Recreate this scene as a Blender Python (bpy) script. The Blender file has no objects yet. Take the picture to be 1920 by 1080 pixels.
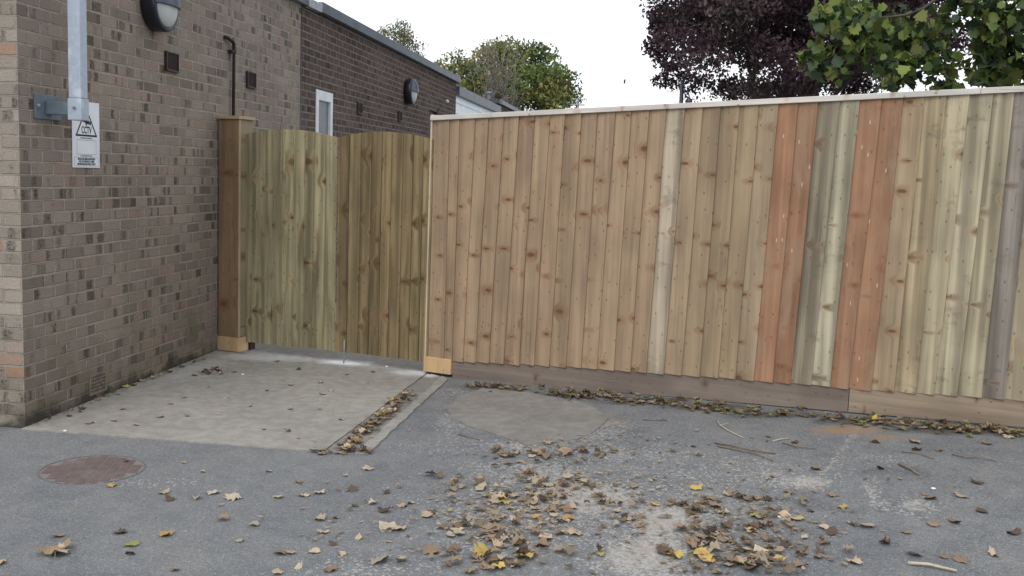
import bpy, bmesh, math, random
import numpy as np
from mathutils import Vector, Matrix
R_=math.radians
sc=bpy.context.scene
# ------------------------------------------------------------ camera (a 54 degree wide view, 1.6 m above the yard)
FPX,CX,CY=1880.,960.,540.
def _n(v): return v/np.linalg.norm(v)
def _ray(px,py): return np.array([(px-CX)/FPX,-(py-CY)/FPX,-1.0])
_up=-_n(_ray(383,540+FPX/math.tan(R_(6.48))))
_y=_ray(1210,335); _y=_n(_y-_up*np.dot(_y,_up))
M=np.stack([np.cross(_y,_up),_y,_up])
_d=M@_ray(47,803)
CAM=-_d*(1.6/(-_d[2]))
cd=bpy.data.cameras.new('camera'); cam=bpy.data.objects.new('camera',cd); sc.collection.objects.link(cam)
cam.matrix_world=Matrix([list(M[0])+[CAM[0]],list(M[1])+[CAM[1]],list(M[2])+[CAM[2]],[0,0,0,1]])
cd.sensor_width=36; cd.lens=36*FPX/1920; cd.clip_start=0.05; cd.clip_end=3000
sc.camera=cam
# ------------------------------------------------------------ light: white overcast sky, very soft sun from behind the camera
SUN_EL,SUN_AZ=48,-165   # azimuth measured clockwise from +Y
wd=bpy.data.worlds.new('World'); sc.world=wd; wd.use_nodes=True
nt=wd.node_tree; nt.nodes.clear()
o=nt.nodes.new('ShaderNodeOutputWorld'); bg=nt.nodes.new('ShaderNodeBackground'); sky=nt.nodes.new('ShaderNodeTexSky')
sky.sky_type='NISHITA'; sky.sun_disc=False; sky.sun_elevation=R_(SUN_EL); sky.sun_rotation=R_(SUN_AZ); sky.dust_density=4
mx=nt.nodes.new('ShaderNodeMix'); mx.data_type='RGBA'; mx.inputs['Factor'].default_value=0.86
nt.links.new(sky.outputs[0],mx.inputs['A']); mx.inputs['B'].default_value=(8.95,9.15,9.55,1)
nt.links.new(mx.outputs['Result'],bg.inputs['Color']); bg.inputs['Strength'].default_value=0.13
nt.links.new(bg.outputs[0],o.inputs[0])
sl=bpy.data.lights.new('sun','SUN'); sl.energy=1.1; sl.angle=R_(35); sl.color=(1,.97,.93)
so=bpy.data.objects.new('sun',sl); sc.collection.objects.link(so)
sd=Vector((math.sin(R_(SUN_AZ))*math.cos(R_(SUN_EL)),math.cos(R_(SUN_AZ))*math.cos(R_(SUN_EL)),math.sin(R_(SUN_EL))))
so.rotation_euler=sd.to_track_quat('Z','Y').to_euler()
sc.view_settings.view_transform='Standard'; sc.view_settings.look='None'; sc.view_settings.exposure=0.24; sc.view_settings.gamma=1
random.seed(7); rng=np.random.default_rng(7)
# ------------------------------------------------------------ pixel -> real surface
def hit(px,py,n,p0):
    d=M@_ray(px,py); return CAM+d*(np.dot(n,np.array(p0)-CAM)/np.dot(n,d))
def sstep(a,b,x): t=min(1,max(0,(x-a)/(b-a))); return t*t*(3-2*t)
def gz(x,y):      # the yard rises gently to the right along the fence
    return 0.046*max(0,x-2.25)*sstep(-2.6,1.2,y)*(1-sstep(20,40,x))*(1-sstep(8,25,y))
def G(px,py):
    z=0
    for _ in range(12):
        p=hit(px,py,np.array([0,0,1.]),[0,0,z]); z=z*.3+.7*gz(p[0],p[1])
    return p
def Wl(px,py,x=0): return hit(px,py,np.array([1.,0,0]),[x,0,0])
def at(px,py,D):  # point seen at a pixel, D metres from the camera
    d=M@_ray(px,py); return CAM+_n(d)*D
# ------------------------------------------------------------ object helpers
def link(o,parent=None):
    sc.collection.objects.link(o)
    if parent is not None: o.parent=parent
    return o
def tag(o,label=None,cat=None,group=None,kind=None):
    if label:o['label']=label
    if cat:o['category']=cat
    if group:o['group']=group
    if kind:o['kind']=kind
    return o
def thing(name,label,cat,loc=(0,0,0),rz=0,group=None):
    o=bpy.data.objects.new(name,None); o.empty_display_size=.1; link(o); o.location=loc; o.rotation_euler=(0,0,rz)
    return tag(o,label,cat,group)
def obj(name,bm,mat,parent=None,smooth=False,loc=None):
    me=bpy.data.meshes.new(name)
    if isinstance(bm,tuple): me.from_pydata(bm[0],[],bm[1])
    else: bm.to_mesh(me); bm.free()
    for m in (mat if isinstance(mat,(list,tuple)) else [mat]): me.materials.append(m)
    if smooth:
        for p in me.polygons:p.use_smooth=True
    o=bpy.data.objects.new(name,me); link(o,parent)
    if loc is not None:o.location=loc
    return o
def box(bm,a,b,bev=0,mi=0):
    x0,y0,z0=a;x1,y1,z1=b
    vs=[bm.verts.new(p) for p in((x0,y0,z0),(x1,y0,z0),(x1,y1,z0),(x0,y1,z0),(x0,y0,z1),(x1,y0,z1),(x1,y1,z1),(x0,y1,z1))]
    fs=[bm.faces.new([vs[i] for i in f]) for f in((0,3,2,1),(4,5,6,7),(0,1,5,4),(1,2,6,5),(2,3,7,6),(3,0,4,7))]
    for f in fs:f.material_index=mi
    if bev:
        es=list({e for f in fs for e in f.edges}); bmesh.ops.bevel(bm,geom=es,offset=bev,segments=2,affect='EDGES',profile=.5)
    return bm
def bx(a,b,bev=0): return box(bmesh.new(),a,b,bev)
def tube(bm,pts,rad,seg=8,cap=True):
    pts=[Vector(p) for p in pts]; rings=[]
    if not isinstance(rad,(list,tuple)):rad=[rad]*len(pts)
    for i,p in enumerate(pts):
        t=(pts[min(i+1,len(pts)-1)]-pts[max(i-1,0)])
        if t.length<1e-9:t=Vector((0,0,1))
        q=t.to_track_quat('Z','Y'); rings.append([bm.verts.new(p+q@Vector((math.cos(2*math.pi*k/seg)*rad[i],math.sin(2*math.pi*k/seg)*rad[i],0))) for k in range(seg)])
    for a,b in zip(rings,rings[1:]):
        for k in range(seg): bm.faces.new((a[k],a[(k+1)%seg],b[(k+1)%seg],b[k]))
    if cap:
        try: bm.faces.new(rings[0][::-1]); bm.faces.new(rings[-1])
        except: pass
    return bm
def lathe(bm,prof,seg=40,axis='x',c=(0,0,0),mi=0):   # prof: (height along axis, radius)
    rings=[]
    for h,r in prof:
        rg=[]
        for k in range(seg):
            a=2*math.pi*k/seg; u,v=r*math.cos(a),r*math.sin(a)
            rg.append(bm.verts.new({'x':(c[0]+h,c[1]+u,c[2]+v),'z':(c[0]+u,c[1]+v,c[2]+h)}[axis]))
        rings.append(rg)
    for a,b in zip(rings,rings[1:]):
        for k in range(seg):
            f=bm.faces.new((a[k],a[(k+1)%seg],b[(k+1)%seg],b[k])); f.material_index=mi
    bm.faces.new(rings[0][::-1]); bm.faces.new(rings[-1])
    bmesh.ops.recalc_face_normals(bm,faces=bm.faces)
    return bm
def prism(bm,poly,z0,z1):
    a=[bm.verts.new((x,y,z0)) for x,y in poly]; b=[bm.verts.new((x,y,z1)) for x,y in poly]
    bm.faces.new(b); bm.faces.new(a[::-1]); n=len(poly); bmesh.ops.triangulate(bm,faces=bm.faces[:])
    for i in range(n): bm.faces.new((a[i],a[(i+1)%n],b[(i+1)%n],b[i]))
    return bm
# ------------------------------------------------------------ node helper
class NT:
    def __init__(s,name,rough=.8):
        s.m=bpy.data.materials.new(name); s.m.use_nodes=True; s.t=s.m.node_tree; s.t.nodes.clear()
        s.out=s.t.nodes.new('ShaderNodeOutputMaterial'); s.b=s.t.nodes.new('ShaderNodeBsdfPrincipled'); s.t.links.new(s.b.outputs[0],s.out.inputs[0])
        s.b.inputs['Roughness'].default_value=rough; s.b.inputs['Specular IOR Level'].default_value=.3
    def n(s,ty,**k):
        nd=s.t.nodes.new('ShaderNode'+ty)
        for a,v in k.items(): setattr(nd,a,v)
        return nd
    def put(s,sock,v):
        if v is None:return
        if hasattr(v,'is_output') or isinstance(v,bpy.types.NodeSocket): s.t.links.new(v,sock)
        else:
            if isinstance(v,(tuple,list)) and len(v)==3 and sock.type=='RGBA': v=tuple(v)+(1,)
            sock.default_value=v
    def math(s,op,a,b=None,c=None,clamp=False):
        nd=s.n('Math',operation=op,use_clamp=clamp); s.put(nd.inputs[0],a)
        if b is not None:s.put(nd.inputs[1],b)
        if c is not None:s.put(nd.inputs[2],c)
        return nd.outputs[0]
    def obj(s): return s.n('TexCoord').outputs['Object']
    def uv(s): return s.n('TexCoord').outputs['UV']
    def sep(s,v): nd=s.n('SeparateXYZ'); s.put(nd.inputs[0],v); return nd.outputs
    def comb(s,x=0,y=0,z=0):
        nd=s.n('CombineXYZ'); s.put(nd.inputs[0],x);s.put(nd.inputs[1],y);s.put(nd.inputs[2],z); return nd.outputs[0]
    def noise(s,v,scale,det=3,rough=.55,dist=0):
        nd=s.n('TexNoise'); s.put(nd.inputs['Vector'],v); nd.inputs['Scale'].default_value=scale; nd.inputs['Detail'].default_value=det
        nd.inputs['Roughness'].default_value=rough; nd.inputs['Distortion'].default_value=dist; return nd.outputs['Fac']
    def mr(s,v,a,b,c=0.,d=1.,smooth=True):
        nd=s.n('MapRange',interpolation_type='SMOOTHSTEP' if smooth else 'LINEAR'); s.put(nd.inputs[0],v)
        for i,k in enumerate((a,b,c,d)): s.put(nd.inputs[i+1],k)
        return nd.outputs[0]
    def mix(s,f,a,b,mode='MIX'):
        nd=s.n('Mix',data_type='RGBA',blend_type=mode); s.put(nd.inputs['Factor'],f); s.put(nd.inputs['A'],a); s.put(nd.inputs['B'],b); return nd.outputs['Result']
    def ramp(s,f,stops):
        nd=s.n('ValToRGB'); cr=nd.color_ramp
        while len(cr.elements)<len(stops): cr.elements.new(.5)
        for e,(p,c) in zip(cr.elements,stops): e.position=p; e.color=tuple(c)+(1,) if len(c)==3 else c
        s.put(nd.inputs[0],f); return nd.outputs[0]
    def bump(s,h,st=.3,dist=.01):
        nd=s.n('Bump'); nd.inputs['Strength'].default_value=st; nd.inputs['Distance'].default_value=dist; s.put(nd.inputs['Height'],h); s.put(s.b.inputs['Normal'],nd.outputs[0]); return nd
    def col(s,c): s.put(s.b.inputs['Base Color'],c)
def plain(name,c,rough=.6,metal=0,var=.12,sc_=20,spec=.3):
    m=NT(name,rough); v=m.noise(m.obj(),sc_,4); k=m.mr(v,.3,.7,1-var,1+var)
    m.col(m.mix(1.,c,m.comb(k,k,k),'MULTIPLY')); m.b.inputs['Metallic'].default_value=metal; m.b.inputs['Specular IOR Level'].default_value=spec
    m.bump(v,.15,.002)
    return m.m
# ------------------------------------------------------------ materials
def brick_mat(name,stops,mortar,dark,dark_amt,moss=False,msize=.0075,contrast=1.,mort_amt=1.):
    m=NT(name,.9); uv=m.uv()
    wob=m.noise(uv,9,2); wv=m.n('VectorMath',operation='MULTIPLY_ADD'); m.put(wv.inputs[0],m.comb(wob,wob,0)); wv.inputs[1].default_value=(.007,.007,0); m.put(wv.inputs[2],uv); v=wv.outputs[0]
    def bk(off,c1,c2):
        b=m.n('TexBrick',offset=.5,offset_frequency=2,squash=1); m.put(b.inputs['Vector'],v)
        b.inputs['Color1'].default_value=c1; b.inputs['Color2'].default_value=c2; b.inputs['Mortar'].default_value=(.5,.5,.5,1)
        for k,x in (('Scale',1),('Mortar Size',msize),('Mortar Smooth',.55),('Bias',0),('Brick Width',.225),('Row Height',.075)): b.inputs[k].default_value=x
        return b
    b=bk(0,(0,0,0,1),(1,1,1,1))
    base=m.ramp(b.outputs['Color'],stops)
    big=m.noise(uv,1.1,3); k=m.mr(big,.3,.7,.88,1.12)
    fine=m.noise(uv,90,4,.65); k2=m.mr(fine,.25,.75,.76,1.24,False)
    base=m.mix(1.,base,m.comb(k,k,k),'MULTIPLY'); base=m.mix(1.,base,m.comb(k2,k2,k2),'MULTIPLY')
    # rows of burnt blotches, each the height of its brick
    x,y,_=m.sep(v); row=m.math('FLOOR',m.math('DIVIDE',y,.075))
    bl=m.noise(m.comb(m.math('MULTIPLY',x,10.),m.math('MULTIPLY',row,7.37),3.1),1,2.,.5)
    fy0=m.math('FRACT',m.math('DIVIDE',y,.075)); bl=m.math('ADD',bl,m.math('MULTIPLY',m.math('SUBTRACT',m.noise(uv,40,3,.6),.5),.2)); bl=m.math('MULTIPLY',m.mr(bl,.53,.64),m.mr(m.math('ABSOLUTE',m.math('SUBTRACT',fy0,.5)),.33,.44,1.,0.))
    amp=m.noise(m.comb(m.math('MULTIPLY',x,2.4),m.math('MULTIPLY',row,3.7),9.),1,1)
    bl=m.math('MULTIPLY',bl,m.mr(amp,.34,.64,.1,1.))
    spk=m.noise(uv,75,4,.75)
    pit=m.mr(spk,.52,.58)
    base=m.mix(m.math('MULTIPLY',bl,dark_amt),base,dark)
    base=m.mix(m.math('MULTIPLY',m.math('MULTIPLY',bl,pit),.75),base,(.02,.018,.016))
    mf=m.math('MULTIPLY',b.outputs['Fac'],mort_amt)
    mn=m.noise(uv,30,3); mo=m.mix(m.mr(mn,.3,.7),tuple(c*.8 for c in mortar),tuple(c*1.15 for c in mortar))
    c=m.mix(mf,base,mo)
    fy=m.math('FRACT',m.math('DIVIDE',y,.075)); ln=m.noise(m.comb(m.math('MULTIPLY',x,2.5),m.math('MULTIPLY',row,3.3),1.),1,3,.6)
    dl=m.math('MULTIPLY',m.mr(m.math('ABSOLUTE',m.math('SUBTRACT',fy,.955)),.015,.05,1.,0.),m.mr(ln,.38,.6,.1,.75)); c=m.mix(dl,c,tuple(v*.45 for v in stops[0][1]))  # shadow line along the bed joints, painted as a thin dark band
    lw=m.math('MULTIPLY',m.mr(m.math('ABSOLUTE',m.math('SUBTRACT',fy,.035)),.01,.05,1.,0.),m.mr(ln,.42,.66,.15,.75)); c=m.mix(lw,c,tuple(v*1.2 for v in mortar))
    if moss:
        gn=m.noise(uv,3.5,5,.6); h=m.math('ADD',y,m.mr(gn,.25,.75,-.3,.3)); st=m.mr(h,.0,.42,.5,0.)
        c=m.mix(m.math('MULTIPLY',st,.75),c,(.10,.092,.066))
        g2=m.noise(uv,2.3,4); mg=m.math('MULTIPLY',m.mr(g2,.5,.65),m.mr(y,.1,.7,.6,0.)); c=m.mix(mg,c,(.11,.115,.05))
        st2=m.mr(m.math('ADD',y,m.mr(gn,.3,.7,-.07,.07)),.0,.09,.85,0.); c=m.mix(st2,c,(.035,.03,.024))
    m.col(c)
    hh=m.math('ADD',m.math('MULTIPLY',m.math('SUBTRACT',1.,b.outputs['Fac']),.8),m.math('MULTIPLY',fine,.6)); hh=m.math('SUBTRACT',hh,m.math('MULTIPLY',m.math('MULTIPLY',bl,pit),.6))
    m.bump(hh,.8,.009)
    return m.m
BR=brick_mat('buff_brick',[(0,(.14,.119,.10)),(.2,(.24,.203,.168)),(.4,(.195,.168,.14)),(.6,(.258,.219,.182)),(.8,(.205,.173,.145)),(.93,(.24,.192,.158)),(1,(.25,.182,.145))],(.335,.292,.245),(.085,.067,.05),.85,True,msize=.0085,mort_amt=.8)
BRF=brick_mat('lit_buff_brick',[(0,(.24,.205,.17)),(.4,(.29,.255,.215)),(.7,(.34,.30,.255)),(.88,(.31,.235,.185)),(.93,(.33,.2,.14)),(1,(.30,.17,.12))],(.29,.255,.21),(.12,.10,.08),.7,True,mort_amt=.7)  # brick colour made paler for the end wall that catches more light
BRD=brick_mat('dark_brick',[(0,(.05,.036,.031)),(.4,(.08,.057,.05)),(.75,(.10,.072,.062)),(1,(.06,.046,.042))],(.25,.21,.185),(.032,.024,.022),.75,False,msize=.0085,mort_amt=.85)
def wood(name,knot_scale=1.,knot_col=(.13,.055,.03),knot_amt=.85,grain=.14,stain=False,bandk=1.1,row=2.7,wide=7.5,horiz=False,flecks=False,worn=False):
    m=NT(name,.75); oi=m.n('ObjectInfo'); P=m.sep(m.obj()); x,z=(P[2],P[0]) if horiz else (P[0],P[2]); rnd=m.math('MULTIPLY',oi.outputs['Random'],91.7)
    seed=m.math('MULTIPLY',oi.outputs['Object Index'],3.71)
    # knots, lined up across neighbouring boards cut from the same log
    zw=m.math('ADD',m.math('MULTIPLY',z,row),m.math('MULTIPLY',m.noise(m.comb(seed,m.math('MULTIPLY',z,1.2),0.),1,1),1.1)); zw=m.math('ADD',zw,seed)
    kx=m.math('ADD',m.math('MULTIPLY',x,wide),rnd)
    vo=m.n('TexVoronoi',voronoi_dimensions='2D'); m.put(vo.inputs['Vector'],m.comb(kx,zw,0)); vo.inputs['Scale'].default_value=1; vo.inputs['Randomness'].default_value=.55
    vp=m.sep(vo.outputs['Position']); ddx=m.math('DIVIDE',m.math('SUBTRACT',kx,vp[0]),wide*1.45); ddz=m.math('DIVIDE',m.math('SUBTRACT',zw,vp[1]),row*.62)
    kd=m.math('SQRT',m.math('ADD',m.math('POWER',ddx,2.),m.math('POWER',ddz,2.))); sel=m.sep(vo.outputs['Color'])[0]
    size=m.mr(m.sep(vo.outputs['Color'])[1],0,1,.009*knot_scale,.021*knot_scale,False)
    kd=m.math('ADD',kd,m.math('MULTIPLY',m.math('SUBTRACT',m.noise(m.comb(x,rnd,z),45,2),.5),.014))
    knot=m.math('MULTIPLY',m.mr(m.math('DIVIDE',kd,size),.55,1.25,1.,0.),m.mr(sel,.46,.52))
    halo=m.math('MULTIPLY',m.mr(m.math('DIVIDE',kd,size),.8,4.2,1.,0.),m.mr(sel,.3,.42))
    v2=m.n('TexVoronoi',voronoi_dimensions='2D'); m.put(v2.inputs['Vector'],m.comb(m.math('MULTIPLY',kx,2.1),m.math('MULTIPLY',z,9.),0)); v2.inputs['Scale'].default_value=1
    sm=m.math('MULTIPLY',m.mr(v2.outputs['Distance'],.05,.11,1.,0.),m.mr(m.sep(v2.outputs['Color'])[0],.6,.66))
    # grain
    gx=m.math('ADD',m.math('MULTIPLY',x,55.),m.math('MULTIPLY',halo,2.2)); gx=m.math('ADD',gx,m.math('MULTIPLY',rnd,5.))
    gr=m.noise(m.comb(gx,rnd,m.math('MULTIPLY',z,1.6)),1,4,.6,.6)
    band=m.noise(m.comb(m.math('ADD',m.math('MULTIPLY',x,16.),m.math('MULTIPLY',halo,.8)),rnd,m.math('MULTIPLY',z,.55)),1,2,.5,.5)
    blotch=m.noise(m.comb(m.math('MULTIPLY',x,3.),rnd,m.math('MULTIPLY',z,1.5)),1.4,3)
    k=m.math('MULTIPLY',m.mr(gr,.25,.75,1-grain,1+grain,False),m.mr(band,.3,.7,1-grain*bandk,1+grain*bandk)); k=m.math('MULTIPLY',k,m.mr(blotch,.3,.7,.86,1.12))
    c=m.mix(1.,oi.outputs['Color'],m.comb(k,k,k),'MULTIPLY')
    # a warm or a grey cast that wanders along the board
    c=m.mix(m.mr(m.noise(m.comb(x,rnd,z),2.2,3),.45,.7,0.,.14),c,m.mix(1.,c,(1.06,.96,.86),'MULTIPLY'))
    c=m.mix(m.math('MULTIPLY',halo,.55),c,m.mix(1.,c,(.72,.5,.38),'MULTIPLY')); c=m.mix(m.math('MULTIPLY',knot,knot_amt),c,knot_col); c=m.mix(m.math('MULTIPLY',sm,.6),c,(.1,.055,.035))
    if stain:
        sn=m.noise(m.comb(m.math('MULTIPLY',x,9.),rnd,m.math('MULTIPLY',z,1.1)),1,3,.6,.8); c=m.mix(m.mr(sn,.52,.72,0.,.6),c,(.1,.075,.03))
    if flecks:
        mt_=m.noise(m.comb(m.math('MULTIPLY',x,5.),rnd,m.math('MULTIPLY',z,1.6)),1.3,4,.65,.5); c=m.mix(m.mr(mt_,.46,.66,0.,.62),c,(.30,.215,.145))
        fv=m.n('TexVoronoi',voronoi_dimensions='2D'); m.put(fv.inputs['Vector'],m.comb(m.math('ADD',m.math('MULTIPLY',x,26.),rnd),m.math('MULTIPLY',z,7.),0)); fv.inputs['Scale'].default_value=1
        c=m.mix(m.math('MULTIPLY',m.mr(fv.outputs['Distance'],.06,.13,.6,0.),m.mr(m.sep(fv.outputs['Color'])[0],.9,.92)),c,(.62,.55,.48))
    if worn:
        wn=m.noise(m.comb(m.math('MULTIPLY',x,14.),rnd,m.math('MULTIPLY',z,.35)),1,2,.5,.4); c=m.mix(m.mr(wn,.42,.62,0.,.55),c,m.mix(1.,c,(1.28,1.30,1.34),'MULTIPLY'))  # lighter upright streaks put the rounded shading of the boards into the colour
        w2=m.noise(m.comb(m.math('MULTIPLY',x,3.),rnd,m.math('MULTIPLY',z,5.)),1.5,5,.7); c=m.mix(m.mr(w2,.55,.72,0.,.55),c,(.12,.10,.075))
    # thin drying splits
    cr=m.noise(m.comb(m.math('MULTIPLY',x,38.),rnd,m.math('MULTIPLY',z,.9)),1,2,.5,.3); ck=m.math('MULTIPLY',m.mr(m.math('ABSOLUTE',m.math('SUBTRACT',cr,.5)),.0,.006,1.,0.),m.mr(m.noise(m.comb(rnd,z,x),1.3,1),.58,.66))
    c=m.mix(m.math('MULTIPLY',ck,.6),c,(.05,.035,.025))
    m.col(c); m.bump(m.math('SUBTRACT',m.math('ADD',gr,m.math('MULTIPLY',band,.5)),m.math('MULTIPLY',ck,.8)),.35,.003)
    return m.m
WD=wood('fence_timber',1.15,(.115,.055,.032)); WO=wood('orange_stained_timber',.8,(.2,.08,.04),.7,flecks=True); WP=wood('pale_weathered_timber',1.,(.14,.09,.05),.7,.16,bandk=1.8,worn=True,row=1.7); WG=wood('gate_timber',1.45,(.07,.05,.02),.8,.17,True,bandk=2.1,row=2.4,wide=7.)
WC=wood('rail_timber',.8,(.2,.14,.1),.5,.1,horiz=True); WCV=wood('trim_timber',.5,(.2,.14,.1),.5,.1); WB=wood('gravel_board_timber',.8,(.08,.05,.035),.6,.13,row=1.6,wide=7,horiz=True)
NAIL=plain('nail_steel',(.09,.07,.06),.6,.3)
GALV=None
def galv():
    m=NT('galvanised_steel',.48); v=m.n('TexVoronoi'); m.put(v.inputs['Vector'],m.obj()); v.inputs['Scale'].default_value=45
    k=m.mix(m.mr(m.sep(v.outputs['Color'])[0],0,1,0.,.35,False),(.36,.42,.5),(.5,.56,.64)); n=m.noise(m.obj(),7,4); k=m.mix(m.mr(n,.55,.68,0.,.5),k,(.62,.68,.76))
    m.col(k); m.b.inputs['Metallic'].default_value=.35; m.bump(n,.1,.002); return m.m
GALV=galv()
PLATE=plain('dull_galvanised_plate',(.14,.18,.21),.55,.3)
BLK=plain('black_plastic',(.012,.014,.022),.3,0,.1,30,.5)
HOOD=plain('slate_blue_hood',(.045,.06,.1),.35,0,.1,30,.5)
DIFF=plain('frosted_diffuser',(.42,.46,.45),.4,0,.06,8,.5)
BRN=plain('dark_brown_plastic',(.035,.022,.018),.45)
PIPE=plain('corroded_pipe',(.03,.024,.022),.7,.1,.4,60)
WHT=plain('white_paint',(.62,.66,.68),.5,0,.08,5); GLASS=plain('grey_window_pane',(.12,.14,.15),.15,0,.1,2,.6)
FASC=plain('grey_fascia_metal',(.115,.135,.16),.4,.2,.15,3); FLSH=plain('silver_flashing',(.38,.4,.43),.4,.3,.3,30)
CLAD=plain('white_cladding',(.70,.78,.82),.4,0,.05,2); ROOF=plain('roof_felt',(.07,.07,.075),.9)
DOORM=plain('brown_door_paint',(.05,.04,.04),.5); RED=plain('dark_red_oxide_steel',(.055,.012,.014),.55,0,.3,60); SHOE=plain('dark_steel_shoe',(.03,.028,.028),.5,.3,.3,60)
ZINC=plain('zinc_rod',(.3,.31,.34),.4,.5)
PAPER=plain('white_sign_board',(.66,.70,.76),.4,0,.03,6); INK=plain('black_sign_ink',(.015,.016,.02),.5); INKG=plain('grey_sign_ink',(.12,.13,.15),.5)
# ------------------------------------------------------------ ground materials
def tarmac():
    m=NT('worn_tarmac',.85); p=m.obj(); a=m.n('Attribute',attribute_name='wear'); A=m.sep(a.outputs['Color'])
    big=m.noise(p,.8,4,.6); mid=m.noise(p,6,4,.6); vo=m.n('TexVoronoi'); m.put(vo.inputs['Vector'],p); vo.inputs['Scale'].default_value=260
    vc=m.sep(vo.outputs['Color'])[0]; chips=m.mr(vc,.9,.99); dk=m.mr(vc,.0,.25,.3,0.); fine=m.noise(p,320,2,.6)
    c=m.mix(m.mr(big,.3,.7),(.115,.124,.135),(.155,.163,.168)); c=m.mix(m.mr(mid,.35,.7,0.,.5),c,(.205,.208,.21)); ps=m.noise(p,2.1,6,.72); c=m.mix(m.mr(ps,.5,.66,0.,.5),c,(.20,.195,.185)); c=m.mix(m.mr(ps,.32,.44,.5,0.),c,(.085,.092,.10)); co=m.noise(p,55,3,.7); kc=m.mr(co,.3,.7,.8,1.2,False); c=m.mix(1.,c,m.comb(kc,kc,kc),'MULTIPLY')
    kk=m.mr(fine,.3,.7,.72,1.28,False); c=m.mix(1.,c,m.comb(kk,kk,kk),'MULTIPLY')
    v3=m.n('TexVoronoi'); m.put(v3.inputs['Vector'],p); v3.inputs['Scale'].default_value=95; grit=m.mr(m.math('ADD',m.sep(v3.outputs['Color'])[0],m.math('MULTIPLY',A[0],.5)),.96,1.06); c=m.mix(m.math('MULTIPLY',grit,.6),c,(.46,.44,.41)); c=m.mix(m.math('MULTIPLY',chips,.65),c,(.42,.42,.42)); c=m.mix(dk,c,(.05,.055,.06))
    n1=m.noise(p,38,6,.78); n2=m.noise(p,5,4,.6)
    dust=m.mr(m.math('ADD',A[0],m.math('MULTIPLY',m.math('SUBTRACT',m.math('ADD',m.math('MULTIPLY',n1,.6),m.math('MULTIPLY',n2,.4)),.5),2.3)),.38,.72)
    c=m.mix(m.math('MULTIPLY',dust,.66),c,m.mix(m.mr(n1,.3,.7),(.29,.27,.24),(.44,.42,.39)))
    sand=m.mr(m.math('ADD',A[1],m.math('MULTIPLY',m.math('SUBTRACT',n1,.5),1.2)),.35,.8); c=m.mix(m.math('MULTIPLY',sand,.8),c,(.27,.18,.11))
    dirt=m.mr(m.math('ADD',A[2],m.math('MULTIPLY',m.math('SUBTRACT',n2,.5),1.2)),.3,.85); c=m.mix(m.math('MULTIPLY',dirt,.8),c,m.mix(m.mr(n1,.4,.6),(.035,.03,.022),(.09,.075,.055)))
    m.col(c); m.bump(m.math('ADD',m.math('ADD',fine,m.math('MULTIPLY',vc,.5)),m.math('MULTIPLY',mid,.8)),.6,.004); return m.m
def concrete(name,c1,c2,powder=()):
    m=NT(name,.9); p=m.obj(); big=m.noise(p,1.3,5,.6); mid=m.noise(p,12,5,.65); fine=m.noise(p,130,4,.75); 
    c=m.mix(m.mr(big,.3,.7),c1,c2); k=m.math('MULTIPLY',m.mr(mid,.3,.7,.86,1.14),m.mr(fine,.3,.7,.74,1.26,False)); c=m.mix(1.,c,m.comb(k,k,k),'MULTIPLY')
    st=m.noise(p,3.1,5,.7); c=m.mix(m.mr(st,.55,.75,0.,.35),c,(.17,.157,.135))
    x,y,_=m.sep(p)
    for (px,py,rx,ry,s) in powder:
        dx=m.math('DIVIDE',m.math('SUBTRACT',x,px),rx); dy=m.math('DIVIDE',m.math('SUBTRACT',y,py),ry)
        d=m.math('SQRT',m.math('ADD',m.math('POWER',dx,2.),m.math('POWER',dy,2.))); d=m.math('ADD',d,m.math('MULTIPLY',m.math('SUBTRACT',m.noise(p,9,4,.6),.5),1.1))
        c=m.mix(m.mr(d,.15,1.,s,0.),c,(.62,.64,.66))
    m.col(c); m.bump(m.math('ADD',fine,mid),.35,.003); return m.m
TAR=tarmac()
CON=concrete('slab_concrete',(.235,.225,.203),(.282,.27,.245),[(1.19,2.5,.30,.17,.95),(1.85,2.25,.32,.16,.6),(.5,2.5,.6,.22,.5),(.2,1.9,.25,.7,.22)])
GUT=concrete('gutter_concrete',(.17,.165,.155),(.23,.22,.2),[(1.98,2.28,.12,.2,.7)]); KERB=concrete('kerb_concrete',(.22,.215,.2),(.29,.28,.26)); PAT=concrete('patch_concrete',(.165,.158,.148),(.215,.205,.19)); MORT=concrete('mortar_fillet',(.2,.19,.17),(.3,.28,.25))
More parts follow.
